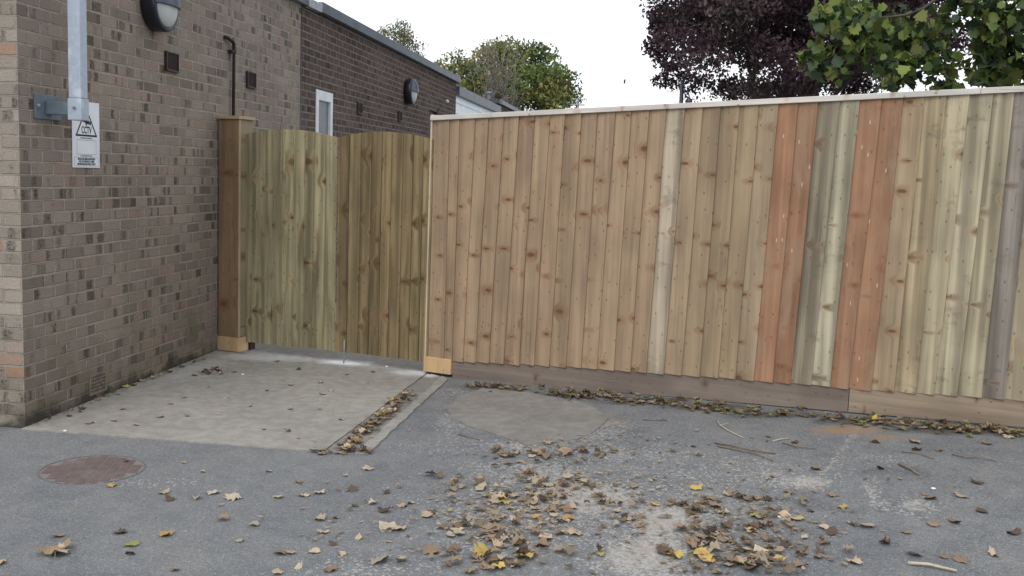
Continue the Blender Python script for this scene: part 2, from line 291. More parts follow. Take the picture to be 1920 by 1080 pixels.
# ------------------------------------------------------------ the yard
xs=np.unique(np.round(np.concatenate([np.array([-400,-200,-100,-50,-25,-12,-6,-3,-1.5,-.7]),np.arange(-.2,7.4,.035),np.array([7.8,8.5,9.5,11,14,18,24,30,38,60,120,250,400])]),4))
ys=np.unique(np.round(np.concatenate([np.array([-200,-100,-50,-25,-14,-9,-6,-4.5,-3.4,-2.9]),np.arange(-2.5,2.6,.035),np.array([2.8,3.2,4,5,6.5,8,10,13,17,22,30,45,80,160,300,500])]),4))
patches=[] # (px,py,rx_px,ry_px,channel,strength) seen as worn patches of grit, sand and dirt
for q in [(1120,960,330,110,0,.36),(1350,880,260,40,0,.26),(1010,890,120,32,0,.55),(1100,935,130,40,0,.75),(960,880,110,25,0,.45),(1250,975,90,42,0,.85),(1220,1040,110,50,0,.75),(1330,1010,60,30,0,.5),(1150,850,120,25,0,.4),(1500,905,75,18,0,.6),(1440,890,50,10,0,.45),(1720,950,45,22,0,.6),(1640,925,14,30,0,.5),(1650,945,40,10,0,.5),(1225,850,70,22,0,.35),(800,840,90,14,0,.25),(700,1065,120,25,0,.4),(890,1010,90,40,0,.3),(280,905,110,10,0,.28),(1120,800,50,12,0,.25),(900,960,120,40,0,.35),(1660,860,45,14,0,.22),(1000,836,160,14,0,.5),(1130,800,60,20,0,.45),(850,790,40,30,0,.4),(1080,815,90,16,0,.5),(870,740,60,14,0,.35),
          (1590,806,90,12,1,.85),(1660,820,50,8,1,.7),(1150,790,60,14,1,.55),(1240,765,80,8,1,.25),(1560,880,18,30,1,.4),(1580,840,10,26,1,.35),
          (930,727,90,9,2,.9),(1080,742,100,9,2,.95),(1200,752,110,10,2,1),(1330,763,100,8,2,.9),(1460,778,120,9,2,.8),(1620,790,120,9,2,1.),(1800,806,140,11,2,1.),(1900,812,60,12,2,1.),(640,846,60,10,2,.5),(845,722,25,8,2,.5),(130,900,90,8,2,.25),(175,880,120,42,2,.28)]:
    c=G(q[0],q[1]); ex=G(q[0]+q[2],q[1]); ey=G(q[0],q[1]+q[3]) if q[1]+q[3]<1079 else G(q[0],q[1]-q[3])
    patches.append((c,ex-c,ey-c,q[4],q[5]))
X,Y=np.meshgrid(xs,ys); Wr=np.zeros(X.shape+(3,))
for c,a,b,ch,s in patches:
    det=a[0]*b[1]-a[1]*b[0]; dx=X-c[0]; dy=Y-c[1]; u=(dx*b[1]-dy*b[0])/det; v=(a[0]*dy-a[1]*dx)/det
    r=np.sqrt(u*u+v*v); Wr[...,ch]=np.maximum(Wr[...,ch],s*np.clip(1.35-r,0,1))
# cracks filled with pale grit running over the tarmac
for pl in [[(1610,800),(1585,835),(1560,870),(1535,895)],[(1535,895),(1480,898),(1440,878),(1405,868)],[(1615,905),(1632,930),(1640,945),(1668,955)]]:
    P=[G(*q) for q in pl]
    for a,b in zip(P,P[1:]):
        t=np.clip(((X-a[0])*(b[0]-a[0])+(Y-a[1])*(b[1]-a[1]))/max(1e-6,(b[0]-a[0])**2+(b[1]-a[1])**2),0,1)
        d=np.hypot(X-a[0]-t*(b[0]-a[0]),Y-a[1]-t*(b[1]-a[1])); Wr[...,0]=np.maximum(Wr[...,0],.50*np.clip(1.4-d/.022,0,1))
verts=[(float(x),float(y),gz(x,y)) for y in ys for x in xs]; nx=len(xs)
faces=[(j*nx+i,j*nx+i+1,(j+1)*nx+i+1,(j+1)*nx+i) for j in range(len(ys)-1) for i in range(nx-1)]
g=obj('ground',(verts,faces),TAR,smooth=True); at_=g.data.color_attributes.new('wear','FLOAT_COLOR','POINT')
at_.data.foreach_set('color',np.concatenate([Wr,np.ones(X.shape+(1,))],axis=2).reshape(-1).astype(np.float32)); tag(g,'worn grey tarmac yard',kind='structure')
def jag(pts,amp,step=.05):
    out=[]
    for i,(a,b) in enumerate(zip(pts,pts[1:]+pts[:1])):
        L=math.hypot(b[0]-a[0],b[1]-a[1]); n=max(1,int(L/step)); nxn=(-(b[1]-a[1])/L,(b[0]-a[0])/L)
        for k in range(n):
            t=k/n; r=random.uniform(-amp,amp) if k else 0; out.append((a[0]+(b[0]-a[0])*t+nxn[0]*r,a[1]+(b[1]-a[1])*t+nxn[1]*r))
    return out
tag(obj('concrete_slab',prism(bmesh.new(),jag([(0.0,9),(0.0,-.035),(.9,-.05),(1.85,-.06),(1.93,2.31),(1.985,9)],.004,.09),-.08,.008),CON),'pale concrete slab in front of the gate',kind='structure')
tag(obj('gutter',prism(bmesh.new(),jag([(1.856,-.05),(2.03,-.045),(2.075,2.2),(1.942,2.31)],.003)+[],-.06,.0045),GUT),'shallow concrete gutter strip',kind='structure')
tag(obj('kerb_edging',prism(bmesh.new(),jag([(2.034,-.05),(2.105,-.03),(2.14,2.1),(2.08,2.2)],.006),-.06,.011),KERB),'narrow concrete edging strip',kind='structure')
pp=[G(*q)[:2] for q in [(862,745),(905,728),(985,736),(1060,748),(1115,765),(1140,783),(1128,800),(1090,822),(1040,830),(985,836),(940,818),(880,800),(845,783),(838,765)]]
pr=jag([tuple(p) for p in pp],.014,.04); bm=bmesh.new(); vs=[bm.verts.new((x,y,gz(x,y)+.0045)) for x,y in pr]; f=bm.faces.new(vs); e=bmesh.ops.extrude_face_region(bm,geom=[f]); bmesh.ops.translate(bm,vec=(0,0,-.03),verts=[v for v in e['geom'] if isinstance(v,bmesh.types.BMVert)])
bmesh.ops.recalc_face_normals(bm,faces=bm.faces); bmesh.ops.triangulate(bm,faces=bm.faces)
tag(obj('concrete_patch',bm,PAT),'worn concrete patch in the tarmac',kind='structure')
# ------------------------------------------------------------ manhole with paver infill
mc=G(174,880); mh=thing('manhole_cover','round manhole cover filled with narrow red-brown pavers','manhole cover',(mc[0],mc[1],0.001)); mh.scale=(.8,.8,.6)
bm=bmesh.new(); lathe(bm,[(-.02,.325),(.0025,.325),(.003,.315),(-.02,.315)],56,'z'); obj('frame',bm,plain('dull_iron_frame',(.125,.125,.125),.8,0,.3,50),mh)
def paver():
    m=NT('red_paver',.85); P=m.obj(); n=m.noise(P,14,4,.6); oi=m.n('ObjectInfo'); c=m.mix(m.mr(n,.35,.65),(.105,.08,.077),(.135,.10,.094)); b=m.noise(P,4,4); c=m.mix(m.mr(b,.5,.68,0.,.6),c,(.15,.14,.14))
    fn=m.noise(P,240,2); k=m.mr(fn,.3,.7,.8,1.2,False); c=m.mix(1.,c,m.comb(k,k,k),'MULTIPLY'); m.col(c); m.bump(fn,.4,.002); return m.m
PV=paver(); bm=bmesh.new(); lathe(bm,[(-.02,.313),(-.001,.313)],56,'z'); obj('joint_bed',bm,plain('pale_joint_sand',(.175,.155,.145),.9,0,.3,80),mh)
bm=bmesh.new(); _a=G(100,890);_b=G(123,867); ang=math.atan2(_b[1]-_a[1],_b[0]-_a[0]); step=.066
for i in range(-5,6):
    y0=i*step-step/2+.004; y1=y0+step-.006; ym=max(abs(y0),abs(y1))
    if ym>.30: continue
    hx=math.sqrt(.308**2-ym**2); x=-hx+random.uniform(-.06,0)
    while x<hx:
        a=max(x,-hx); b=min(x+.34,hx)-.006; 
        if b-a>.02: box(bm,(a,y0,-.018),(b,y1,.001+random.uniform(-.001,.001)))
        x+=.34
bmesh.ops.rotate(bm,verts=bm.verts,cent=(0,0,0),matrix=Matrix.Rotation(ang,3,'Z')); obj('paver_infill',bm,PV,mh)
# ------------------------------------------------------------ buildings (wall face x=0, corner at the origin)
def wall_x(name,y0,y1,z0,z1,holes,mat,parent,depth=.12):    # wall in the plane x=0 with real openings
    bm=bmesh.new(); uvl=bm.loops.layers.uv.new('UVMap')
    Ys=sorted({y0,y1,*[h[0] for h in holes],*[h[1] for h in holes]}); Zs=sorted({z0,z1,*[h[2] for h in holes],*[h[3] for h in holes]})
    def q(ps,uv):
        f=bm.faces.new([bm.verts.new(p) for p in ps])
        for l,u in zip(f.loops,uv): l[uvl].uv=u
    for a,b in zip(Ys,Ys[1:]):
        for c,d in zip(Zs,Zs[1:]):
            if any(h[0]<=a<h[1] and h[2]<=c<h[3] for h in holes): continue
            q([(0,a,c),(0,b,c),(0,b,d),(0,a,d)],[(a,c),(b,c),(b,d),(a,d)])
    for h in holes:
        for (ya,za,yb,zb) in ((h[0],h[2],h[0],h[3]),(h[1],h[3],h[1],h[2]),(h[0],h[3],h[1],h[3]),(h[1],h[2],h[0],h[2])):
            q([(0,ya,za),(0,yb,zb),(-depth,yb,zb),(-depth,ya,za)],[(ya,za),(yb,zb),(yb+.1,zb+.1),(ya+.1,za+.1)])
    return obj(name,bm,mat,parent)
def wall_y(name,x0,x1,y,z0,z1,mat,parent):
    bm=bmesh.new(); uvl=bm.loops.layers.uv.new('UVMap'); f=bm.faces.new([bm.verts.new(p) for p in((x0,y,z0),(x1,y,z0),(x1,y,z1),(x0,y,z1))])
    for l,u in zip(f.loops,((x0,z0),(x1,z0),(x1,z1),(x0,z1))): l[uvl].uv=u
    return obj(name,bm,mat,parent)
RZ=3.262
b1=thing('brick_building','flat-roofed building of mottled buff brick beside the gate','building')
wall_x('wall',0,4.752,-.1,RZ,[],BR,b1); wall_y('end_wall',-9,0,0,-.1,RZ,BRF,b1)
obj('roof',bx((-9,-.03,RZ+.01),(-.001,4.75,RZ+.09)),ROOF,b1)
obj('fascia',bx((0.0,-.06,RZ-.015),(.055,4.838,RZ+.085),.006),FASC,b1)
b2=thing('brick_building','long flat-roofed building of dark brown brick behind the gate','building',(0,4.757,0))
def rel(o,dy): o.location=(0,-dy,0); return o
WY0,WY1,WZ1=5.24,5.82,2.44; DY0,DY1,DZ1=11.0,11.72,2.67
rel(wall_x('wall',4.759,13.31,-.1,RZ,[(WY0,WY1,1.25,WZ1),(DY0,DY1,.02,DZ1)],BRD,b2),4.757)
bm=bmesh.new(); uvl=bm.loops.layers.uv.new('UVMap')
f=bm.faces.new([bm.verts.new(p) for p in((0,13.31,-.1),(-9,13.31,-.1),(-9,13.31,RZ),(0,13.31,RZ))])
for l,u in zip(f.loops,((0,0),(9,0),(9,3.4),(0,3.4))): l[uvl].uv=u
rel(obj('end_wall',bm,BRD,b2),4.757)
rel(obj('roof',bx((-9,4.757,RZ+.01),(-.001,13.31,RZ+.09)),ROOF,b2),4.757)
rel(obj('fascia',bx((0.0,5.245,RZ-.01),(.07,13.38,RZ+.1),.006),FASC,b2),4.757)
bm=bmesh.new(); box(bm,(0.0,4.84,RZ-.02),(.062,5.24,RZ+.075),.012); 
for v in bm.verts: v.co.z+=random.uniform(-.006,.006); v.co.x+=random.uniform(0,.006)
rel(obj('flashing',bm,FLSH,b2),4.757)
rel(obj('movement_joint',bx((.0005,4.742,0),(.004,4.769,RZ-.02)),BLK,b2),4.757)
# window
fr=bmesh.new(); d=-.1
for a,b in (((d,WY0,1.25),(.012,WY0+.085,WZ1)),((d,WY1-.075,1.25),(.012,WY1,WZ1)),((d,WY0+.085,WZ1-.11),(.010,WY1-.075,WZ1)),((d,WY0+.085,1.25),(.010,WY1-.075,1.33))): box(fr,a,b,.008)
wf=rel(obj('window',fr,WHT,b2),4.757); obj('pane',bx((-.03,WY0+.08,1.32),(-.02,WY1-.07,WZ1-.1)),GLASS,wf)
obj('sill',bx((-.05,WY0-.03,1.20),(.04,WY1+.03,1.248),.005),WHT,wf)
# door
dm=bmesh.new(); box(dm,(-.11,DY0+.06,.03),(-.07,DY1-.06,2.05),.004); dr=rel(obj('door',dm,DOORM,b2),4.757)
fm=bmesh.new(); box(fm,(-.12,DY0,.03),(-.01,DY0+.058,DZ1)); box(fm,(-.12,DY1-.058,.03),(-.01,DY1,DZ1)); box(fm,(-.12,DY0+.058,DZ1-.06),(-.012,DY1-.058,DZ1)); box(fm,(-.12,DY0+.058,2.055),(-.02,DY1-.058,2.11)); box(fm,(-.1,DY0+.06,2.112),(-.06,DY1-.06,DZ1-.062)); obj('frame',fm,DOORM,dr)
hb=bmesh.new(); tube(hb,[(-.07,DY0+.14,1.05),(-.03,DY0+.14,1.05),(-.03,DY0+.26,1.05)],.009); obj('handle',hb,ZINC,dr)
b3=thing('clad_extension','low building faced in white horizontal boards past the dark brick','building',(0,13.33,0))
bm=bmesh.new(); z=.1
while z<3.04:
    vs=[bm.verts.new(p) for p in((-.03,13.32,z),(-.03,18.8,z),(-.012,18.8,z),(-.012,13.32,z),(-.03,13.32,z+.2),(-.03,18.8,z+.2),(-.026,18.8,z+.2),(-.026,13.32,z+.2))]
    for q in((0,3,2,1),(4,5,6,7),(0,1,5,4),(1,2,6,5),(2,3,7,6),(3,0,4,7)): bm.faces.new([vs[i] for i in q])
    z+=.2
bmesh.ops.recalc_face_normals(bm,faces=bm.faces); obj('cladding',bm,CLAD,b3,loc=(0,-13.33,0))
rel(obj('core_wall',bx((-8,13.32,-.1),(-.034,18.78,3.04)),BRD,b3),13.33); rel(obj('fascia',bx((-.03,13.395,3.03),(.05,18.9,3.21),.006),FASC,b3),13.33); rel(obj('roof',bx((-8,13.32,3.05),(-.04,18.8,3.18)),ROOF,b3),13.33)
b4=thing('brick_building','farthest low brown brick building, peeping above the fence beside the tree','building',(0,19.25,0))
rel(wall_x('wall',18.92,24.2,-.1,3.28,[],BRD,b4),19.25); rel(obj('fascia',bx((0.0,18.93,3.27),(.06,24.3,3.37),.005),FASC,b4),19.25); rel(obj('roof',bx((-8,18.92,3.29),(-.001,24.2,3.38)),ROOF,b4),19.25)
bm=bmesh.new(); lathe(bm,[(0,.05),(.16,.05),(.17,.08),(.2,.08),(.23,.03)],16,'z',(-.3,19.2,3.36)); tag(obj('vent_cowl',bm,PLATE),'small grey cowl on the farthest flat roof','cowl')
# ------------------------------------------------------------ things on the walls
def bulkhead(loc,r,label):
    t=thing('bulkhead_lamp',label,'wall lamp',loc,0,'round bulkhead lamps on the walls')
    obj('body',lathe(bmesh.new(),[(0,r*.93),(.03,r),(.095,r),(.115,r*.965),(.118,r*.86),(.108,r*.85)],48),BLK,t,True)
    pr=[(.106,r*.85)]+[(.106+.05*math.cos(a),r*.85*math.sin(a)) for a in [R_(k) for k in (75,60,45,30,15,3)]]
    obj('diffuser',lathe(bmesh.new(),pr,48),DIFF,t,True)
    bm=lathe(bmesh.new(),[(.112,r*.99),(.128,r*.96)]+[(.112+.068*math.cos(a),r*.95*math.sin(a)) for a in [R_(k) for k in (75,60,45,30,15,3)]],64)
    bmesh.ops.bisect_plane(bm,geom=bm.verts[:]+bm.edges[:]+bm.faces[:],plane_co=(0,0,-r*.02),plane_no=(0,0,1),clear_inner=True); bmesh.ops.holes_fill(bm,edges=[e for e in bm.edges if e.is_boundary])
    obj('eyelid_hood',bm,HOOD,t,True)
    obj('screw',lathe(bmesh.new(),[(.119,.012),(.124,.012),(.126,.006)],12,'x',(0,-r*.93,r*.15)),ZINC,t)
    return t
bulkhead((0.002,1.585,2.715),.185,'large round black bulkhead lamp on the buff brick, cut by the top of the photo')
bulkhead((0.002,9.37,2.76),.188,'round black bulkhead lamp on the dark brown brick beyond the window')
def vent(p,label,w=.2,h=.145,lou=True):
    t=thing('wall_vent',label,'vent',(0.001,p[0],p[1]),0,'small brown vents on the walls')
    bm=bmesh.new()
    for a,b in (((0,-w/2,-h/2),(.022,-w/2+.014,h/2)),((0,w/2-.014,-h/2),(.022,w/2,h/2)),((0,-w/2+.014,h/2-.012),(.021,w/2-.014,h/2)),((0,-w/2+.014,-h/2),(.024,w/2-.014,-h/2+.014))): box(bm,a,b,.002)
    obj('frame',bm,BRN,t)
    bm=bmesh.new(); z=-h/2+.02
    while z<h/2-.016:
        vs=[bm.verts.new(q) for q in((.010,-w/2+.014,z+.012),(.020,-w/2+.014,z),(.020,w/2-.014,z),(.010,w/2-.014,z+.012))]; bm.faces.new(vs); z+=.0125
    box(bm,(0,-w/2+.014,-h/2+.014),(.009,w/2-.014,h/2-.012)); obj('louvres',bm,BRN,t); return t
vent((1.87,2.347),'brown louvred vent on the buff brick just under the large lamp')
vent((3.407,2.36),'brown louvred vent on the buff brick right of the rusty pipe')
vent((6.904,2.348),'brown vent on the dark brick next to the white window')
vent((8.976,2.376),'brown vent on the dark brick below the far bulkhead lamp')
# clay air brick near the ground
ab=thing('air_brick','perforated clay air brick low in the wall near the corner','air brick',(0,.81,.11))
bm=bmesh.new(); box(bm,(.0,-.107,-.07),(.004,.107,.07)); obj('face',bm,plain('dirty_clay',(.18,.155,.125),.9,0,.25,30),ab)
bm=bmesh.new()
for i in range(9):
    for j in range(5): box(bm,(.0041,-.088+i*.0195,-.052+j*.0235),(.0046,-.088+i*.0195+.011,-.052+j*.0235+.0135))
obj('holes',bm,BLK,ab)
# conduit
bm=bmesh.new(); tube(bm,[(.005,2.83,2.66),(.03,2.845,2.66),(.035,2.88,2.65),(.035,2.94,2.642),(.034,2.968,2.62),(.033,2.973,2.56),(.03,2.973,2.2),(.03,2.973,1.0),(.03,2.973,.25)],[.017,.017,.016,.016,.016,.014,.0135,.0135,.0135],10)
pt=thing('conduit_pipe','thin rusty pipe running up the buff brick behind the gate post','pipe',(0,0,0)); obj('pipe',bm,PIPE,pt,True)
obj('clip',bx((0.0,2.91,2.545),(.045,2.995,2.57),.004),PIPE,pt); obj('clip',bx((0.0,2.94,1.2),(.045,3.005,1.225),.004),PIPE,pt)
bm=bmesh.new(); lathe(bm,[(0,.03),(.03,.03),(.05,.018)],16,'x',(.001,12.36,2.844)); tag(obj('wall_sensor',bm,WHT,smooth=True),'tiny white sensor on the dark brick near its far end','sensor')
# mast on a standoff arm
PXc=.20; sl_=Wl(147,212,PXc); My=sl_[1]; zb=hit(147,226,np.array([1.,0,0]),[PXc,0,0])[2]
ms=thing('camera_mast','square galvanised steel mast standing off the buff brick corner','mast',(0,0,0))
hw=.039
obj('pole',bx((PXc-hw,My-hw,zb+.13),(PXc+hw,My+hw,5.6),.004),GALV,ms)
bm=bmesh.new(); box(bm,(PXc-hw-.005,My-hw-.005,zb),(PXc+hw+.005,My+hw+.005,zb+.128),.004); slv=obj('sleeve',bm,GALV,ms)
bm=bmesh.new(); tube(bm,[(PXc,My-hw-.018,zb+.075),(PXc,My-hw,zb+.075)],.0105,6); tube(bm,[(PXc,My-hw-.024,zb+.075),(PXc,My-hw-.016,zb+.075)],.006,8); obj('bolt',bm,ZINC,slv)
obj('standoff_arm',bx((.012,My-.036,zb+.03),(PXc-hw-.004,My+.036,zb+.108),.003),PLATE,ms)
obj('wall_plate',bx((.0,My-.14,zb+.0),(.012,My+.13,zb+.145),.003),PLATE,ms)
for yy in (-.11,.10): obj('anchor_bolt',lathe(bmesh.new(),[(.012,.013),(.02,.013),(.022,.007)],6,'x',(0,My+yy,zb+.075)),ZINC,ms)
# CCTV sign: poster board on the wall
sg=thing('cctv_sign','white CCTV warning notice on the brick behind the galvanised mast','sign',(.003,.692,1.756))
SW,SH=.318,.42
obj('board',bx((0,-SW/2,-SH/2),(.004,SW/2,SH/2),.001),PAPER,sg)
def text(s,size,y,z,name,mat,bold=0,xs=1):
    c=bpy.data.curves.new(name,'FONT'); c.body=s; c.size=size; c.align_x='CENTER'; c.align_y='CENTER'; c.offset=bold; c.extrude=.0003
    o=bpy.data.objects.new(name,c); sc.collection.objects.link(o); dg=bpy.context.evaluated_depsgraph_get(); me=bpy.data.meshes.new_from_object(o.evaluated_get(dg))
    bpy.data.objects.remove(o); me.materials.clear(); me.materials.append(mat); q=bpy.data.objects.new(name,me); link(q,sg)
    q.matrix_local=Matrix.Translation((.0048,y,z))@Matrix(((0,0,1,0),(1,0,0,0),(0,1,0,0),(0,0,0,1)))@Matrix.Diagonal((xs,1,1,1)); return q
def strip(bm,pts,w,x=.0045,close=True):
    n=len(pts)
    for i in range(n if close else n-1):
        a=Vector(pts[i]);b=Vector(pts[(i+1)%n]); t=(b-a).normalized(); nn=Vector((-t.y,t.x))*w/2; a2=a-t*w/2;b2=b+t*w/2
        bm.faces.new([bm.verts.new((x+i*.00006,q.x,q.y)) for q in(a2-nn,b2-nn,b2+nn,a2+nn)])
    return bm
obj('warning_triangle',strip(bmesh.new(),[(-.115,-.005),(.12,-.005),(.0025,.17)],.012),INK,sg)
bm=bmesh.new(); 
def q4(ps): bm.faces.new([bm.verts.new((.0047,a,b)) for a,b in ps])
q4([(-.05,.085),(.03,.065),(.038,.09),(-.04,.112)]); q4([(.033,.068),(.052,.06),(.056,.082),(.04,.088)]); q4([(-.01,.078),(.004,.075),(.012,.056),(-.004,.058)])
obj('camera_symbol',bm,INK,sg); text('CCTV',.062,.003,.028,'lettering',INK,.0012,.72)
text('THIS SCHEME IS CONTROLLED BY',.012,0,-.022,'lettering',INKG,.0001,.75)
obj('name_box',strip(bmesh.new(),[(-.11,-.125),(.115,-.125),(.115,-.035),(-.11,-.035)],.0022),INKG,sg)
text('FOR FURTHER INFORMATION CONTACT',.010,0,-.135,'lettering',INKG,.0001,.75)
obj('text_box',strip(bmesh.new(),[(-.14,-.199),(.142,-.199),(.142,-.144),(-.14,-.144)],.0016),INKG,sg)
for k,s in enumerate(('IMAGES ARE BEING MONITORED','FOR THE PURPOSE OF CRIME','PREVENTION AND PUBLIC SAFETY')): text(s,.0185,0,-.155-k*.0165,'lettering',INK,.0003,.74)
# ------------------------------------------------------------ fence
_fd=M@_ray(-2818,389); FA=np.array([-_fd[0],-_fd[1],0]); FA=FA/np.linalg.norm(FA); FN=np.array([FA[1],-FA[0],0]) # along, towards camera
P0=G(848,707); ANG=math.atan2(FA[1],FA[0])
def F(px,py,n=0):
    p=hit(px,py,FN,P0+FN*n); return float(np.dot(p-P0,FA)),float(p[2])
fence=thing('wooden_fence','tall close-boarded timber fence of overlapping brown and orange boards','fence',tuple(P0),ANG)
# local frame of the fence: x along, -y towards the yard, z up
Z0=P0[2]
tops=[812,845,864,893,918,946.5,975,1004,1033,1061.5,1092,1122,1155,1185,1218.5,1251,1285.5,1319,1353,1388,1424,1461,1498,1535,1576,1613,1655,1694.5,1734,1775,1819,1863,1902,1945]
bots=[799,834,849.5,870,893,918,946,975,1002.6,1031.5,1063,1091.5,1120,1152,1183,1213,1245.6,1279,1313,1347.6,1379.4,1414,1449.7,1483,1521,1556.6,1591,1634,1676,1718,1752,1795,1840.6,1883]
base_=(.315,.226,.147)
cols={27:(.31,.235,.15),12:(.35,.255,.165),15:(.325,.27,.198),20:(.28,.215,.14),16:(.30,.225,.145),17:(.295,.22,.14),18:(.29,.215,.135),19:(.285,.215,.135),21:(.305,.168,.096),22:(.255,.138,.08),23:(.19,.165,.115),24:(.32,.285,.20),25:(.29,.162,.095),26:(.265,.145,.085),28:(.30,.24,.15),29:(.33,.285,.19),30:(.32,.28,.19),31:(.30,.26,.175),32:(.18,.158,.136),33:(.32,.275,.185)}
groups=[0,0,0,0,0,0,2,2,2,2,2,3,3,3,3,5,6,6,6,6,6,7,7,8,9,10,10,11,11,12,13,13,14,15]
def board(parent,name,xtl,xtr,xbl,xbr,zt,zb,mat,col,idx,t0=.006,t1=.02,over=.018,curve=None,nails=(),n=18,yoff=0):
    # a wedge-shaped featheredge board, thick at its right edge; its own origin at the foot
    bm=bmesh.new(); w=xbr-xbl; cx=(xbl+xbr)/2; rings=[]; ph=random.uniform(0,6); amp=random.uniform(.0004,.0016)
    nxs=4
    for j in range(n+1):
        t=j/n; rg=[]
        for side in (0,1):      # front then back
            for i in range(nxs+1):
                s=i/nxs; xl=xbl-over+(xtl-xbl)*t; xr=xbr+(xtr-xbr)*t+amp*math.sin(ph+t*7); x=xl+(xr-xl)*s
                tb=zb(cx) if callable(zb) else zb; tt=zt(x) if callable(zt) else zt
                z=tb+(tt-tb)*t; th=t0+(t1-t0)*s
                y=(-th if side==0 else -.006*s)+yoff+ .0008*math.sin(ph*2+t*5)
                if side==0: y-=.0012*math.sin(s*math.pi)
                rg.append(bm.verts.new((x-cx,y,z)))
        rings.append(rg)
    m=nxs+1
    for a,b in zip(rings,rings[1:]):
        for i in range(nxs): bm.faces.new((a[i],a[i+1],b[i+1],b[i])); bm.faces.new((a[m+i+1],a[m+i],b[m+i],b[m+i+1]))
        bm.faces.new((a[m-1],a[2*m-1],b[2*m-1],b[m-1])); bm.faces.new((a[m],a[0],b[0],b[m]))
    for rg,fl in ((rings[0],0),(rings[-1],1)):
        for i in range(nxs):
            q=[rg[i],rg[i+1],rg[m+i+1],rg[m+i]]; bm.faces.new(q if fl else q[::-1])
    for hz in nails:
        for sx in (.25,.8):
            tt=(hz-(zb(cx) if callable(zb) else zb))/max(.1,((zt(cx) if callable(zt) else zt)-(zb(cx) if callable(zb) else zb)))
            x=xbl+(xtl-xbl)*tt+(w)*sx-cx+random.uniform(-.006,.006); y=-(t0+(t1-t0)*sx)-.0022+yoff; z=hz+random.uniform(-.012,.012)
            vs=[bm.verts.new((x+.0021*math.cos(k*math.pi/3),y,z+.0021*math.sin(k*math.pi/3))) for k in range(6)]; f=bm.faces.new(vs); f.material_index=1
    bmesh.ops.recalc_face_normals(bm,faces=bm.faces)
    o=obj(name,bm,[mat,NAIL],parent,loc=(cx,0,0)); o.color=tuple(col)+(1,); o.pass_index=idx; return o
capy=lambda px: 218-.04783*(px-812)
def boty(px): return float(np.interp(px,[797,850,1063,1347,1530,1634,1883,1960],[671,677,687.5,707,722,732,747.5,754]))
labels={21:'reddish orange stained board',22:'reddish orange stained board',25:'reddish orange stained board',26:'reddish orange stained board',23:'grey-green weathered board',24:'pale greenish board',32:'grey weathered board'}
for i in range(len(tops)-1):
    k=i+1 if i+1 in cols else None
    tl=F(tops[i],capy(tops[i])+9);tr=F(tops[i+1],capy(tops[i+1])+9); bl=F(bots[i],boty(bots[i])); br=F(bots[i+1],boty(bots[i+1]))
    j=random.uniform(.94,1.06); c=cols.get(i,base_); c=tuple(v*j*(1+random.uniform(-.008,.008)) for v in c)
    zt=lambda x,tl=tl,tr=tr:(tl[1]+tr[1])/2-Z0+(x-(tl[0]+tr[0])/2)*.046+.01
    zt2=lambda x,z=(tl[1]+tr[1])/2-Z0,c0=(tl[0]+tr[0])/2: z+(x-c0)*.046+.012
    zb=(bl[1]+br[1])/2-Z0+random.uniform(-.004,.004)
    zlo=zb; zhi=zt2((tl[0]+tr[0])/2)
    o=board(fence,'board',tl[0],tr[0],bl[0],br[0],zt2,zb,(WO if i in(21,22,25,26) else WP if i in(15,23,24,28,29,30,31,32,33) else WD),c,groups[min(i,len(groups)-1)],nails=(zhi-.05,zlo+(zhi-zlo)*.55,zlo+.12),over=.018 if i else 0)
    if i in labels: o['label']=labels[i]
# the fence runs on to the right, out of the picture
x=F(1945,160)[0]; k=0; sl_r=.0455
tb=F(1902,boty(1902)); xbb=F(1883,boty(1883))[0]-x
while x<6.4:
    zz=F(1902,capy(1902)+9)[1]-Z0+(x-F(1902,160)[0])*sl_r; zb=tb[1]-Z0+(x-tb[0])*sl_r
    if k%1==0: o=board(fence,'board',x,x+.145,x+xbb,x+xbb+.145,zz+.006,zb,WD,(.30,.255,.175),20+k//3,nails=(zz-.05,zb+.12))
    x+=.145; k+=1
# capping rail in lengths, gravel boards, rear rails and posts
def sloped(parent,name,x0,x1,y0,y1,z0,h,mat,col,idx=0,bev=.003,slope=.0455,ext=0):
    bm=bx((0,y0,0),(x1-x0,y1,h),bev); 
    for v in bm.verts: v.co.z+=v.co.x*slope
    o=obj(name,bm,mat,parent,loc=(x0,0,z0)); o.color=tuple(col)+(1,); o.pass_index=idx; return o
def capz(x): 
    a=F(812,capy(812)+9); b=F(1900,capy(1900)+9); return a[1]-Z0+(x-a[0])*(b[1]-a[1])/(b[0]-a[0])
CS=(capz(3)-capz(0))/3
cx0=F(812,218)[0]-.006; cuts=[cx0,F(926,212)[0],F(1840,168)[0],6.4]
for a,b in zip(cuts,cuts[1:]): sloped(fence,'capping_rail',a,b-.0015,-.034,.055,capz(a)+.003,.036,WC,(.52,.49,.45),3,slope=CS)
ga=F(848,706); gb=F(1590,769); GS=((gb[1]-ga[1]))/(gb[0]-ga[0]); gt0=F(848,672)[1]-ga[1]
gx1=gb[0]
def gslope(x): return ga[1]-Z0+(x-ga[0])*GS
g1=sloped(fence,'gravel_board',ga[0]+.002,gx1-.002,-.004,.03,gslope(ga[0])-.012,.187,WB,(.185,.15,.125),1,.002,slope=GS)
g2=sloped(fence,'gravel_board',gx1+.002,6.4,-.006,.03,gslope(gx1)-.012,.197,WB,(.26,.205,.15),2,.002,slope=GS)
for zz in (.35,1.0,1.7): sloped(fence,'back_rail',ga[0],6.4,.022,.09,zz,.07,WD,(.25,.2,.14),1,slope=.0455)
for px_ in (1.7,3.0,4.7,6.3): sloped(fence,'post',px_,px_+.1,.092,.19,-.1+px_*.045,2.05,WD,(.25,.2,.14),1,slope=0)
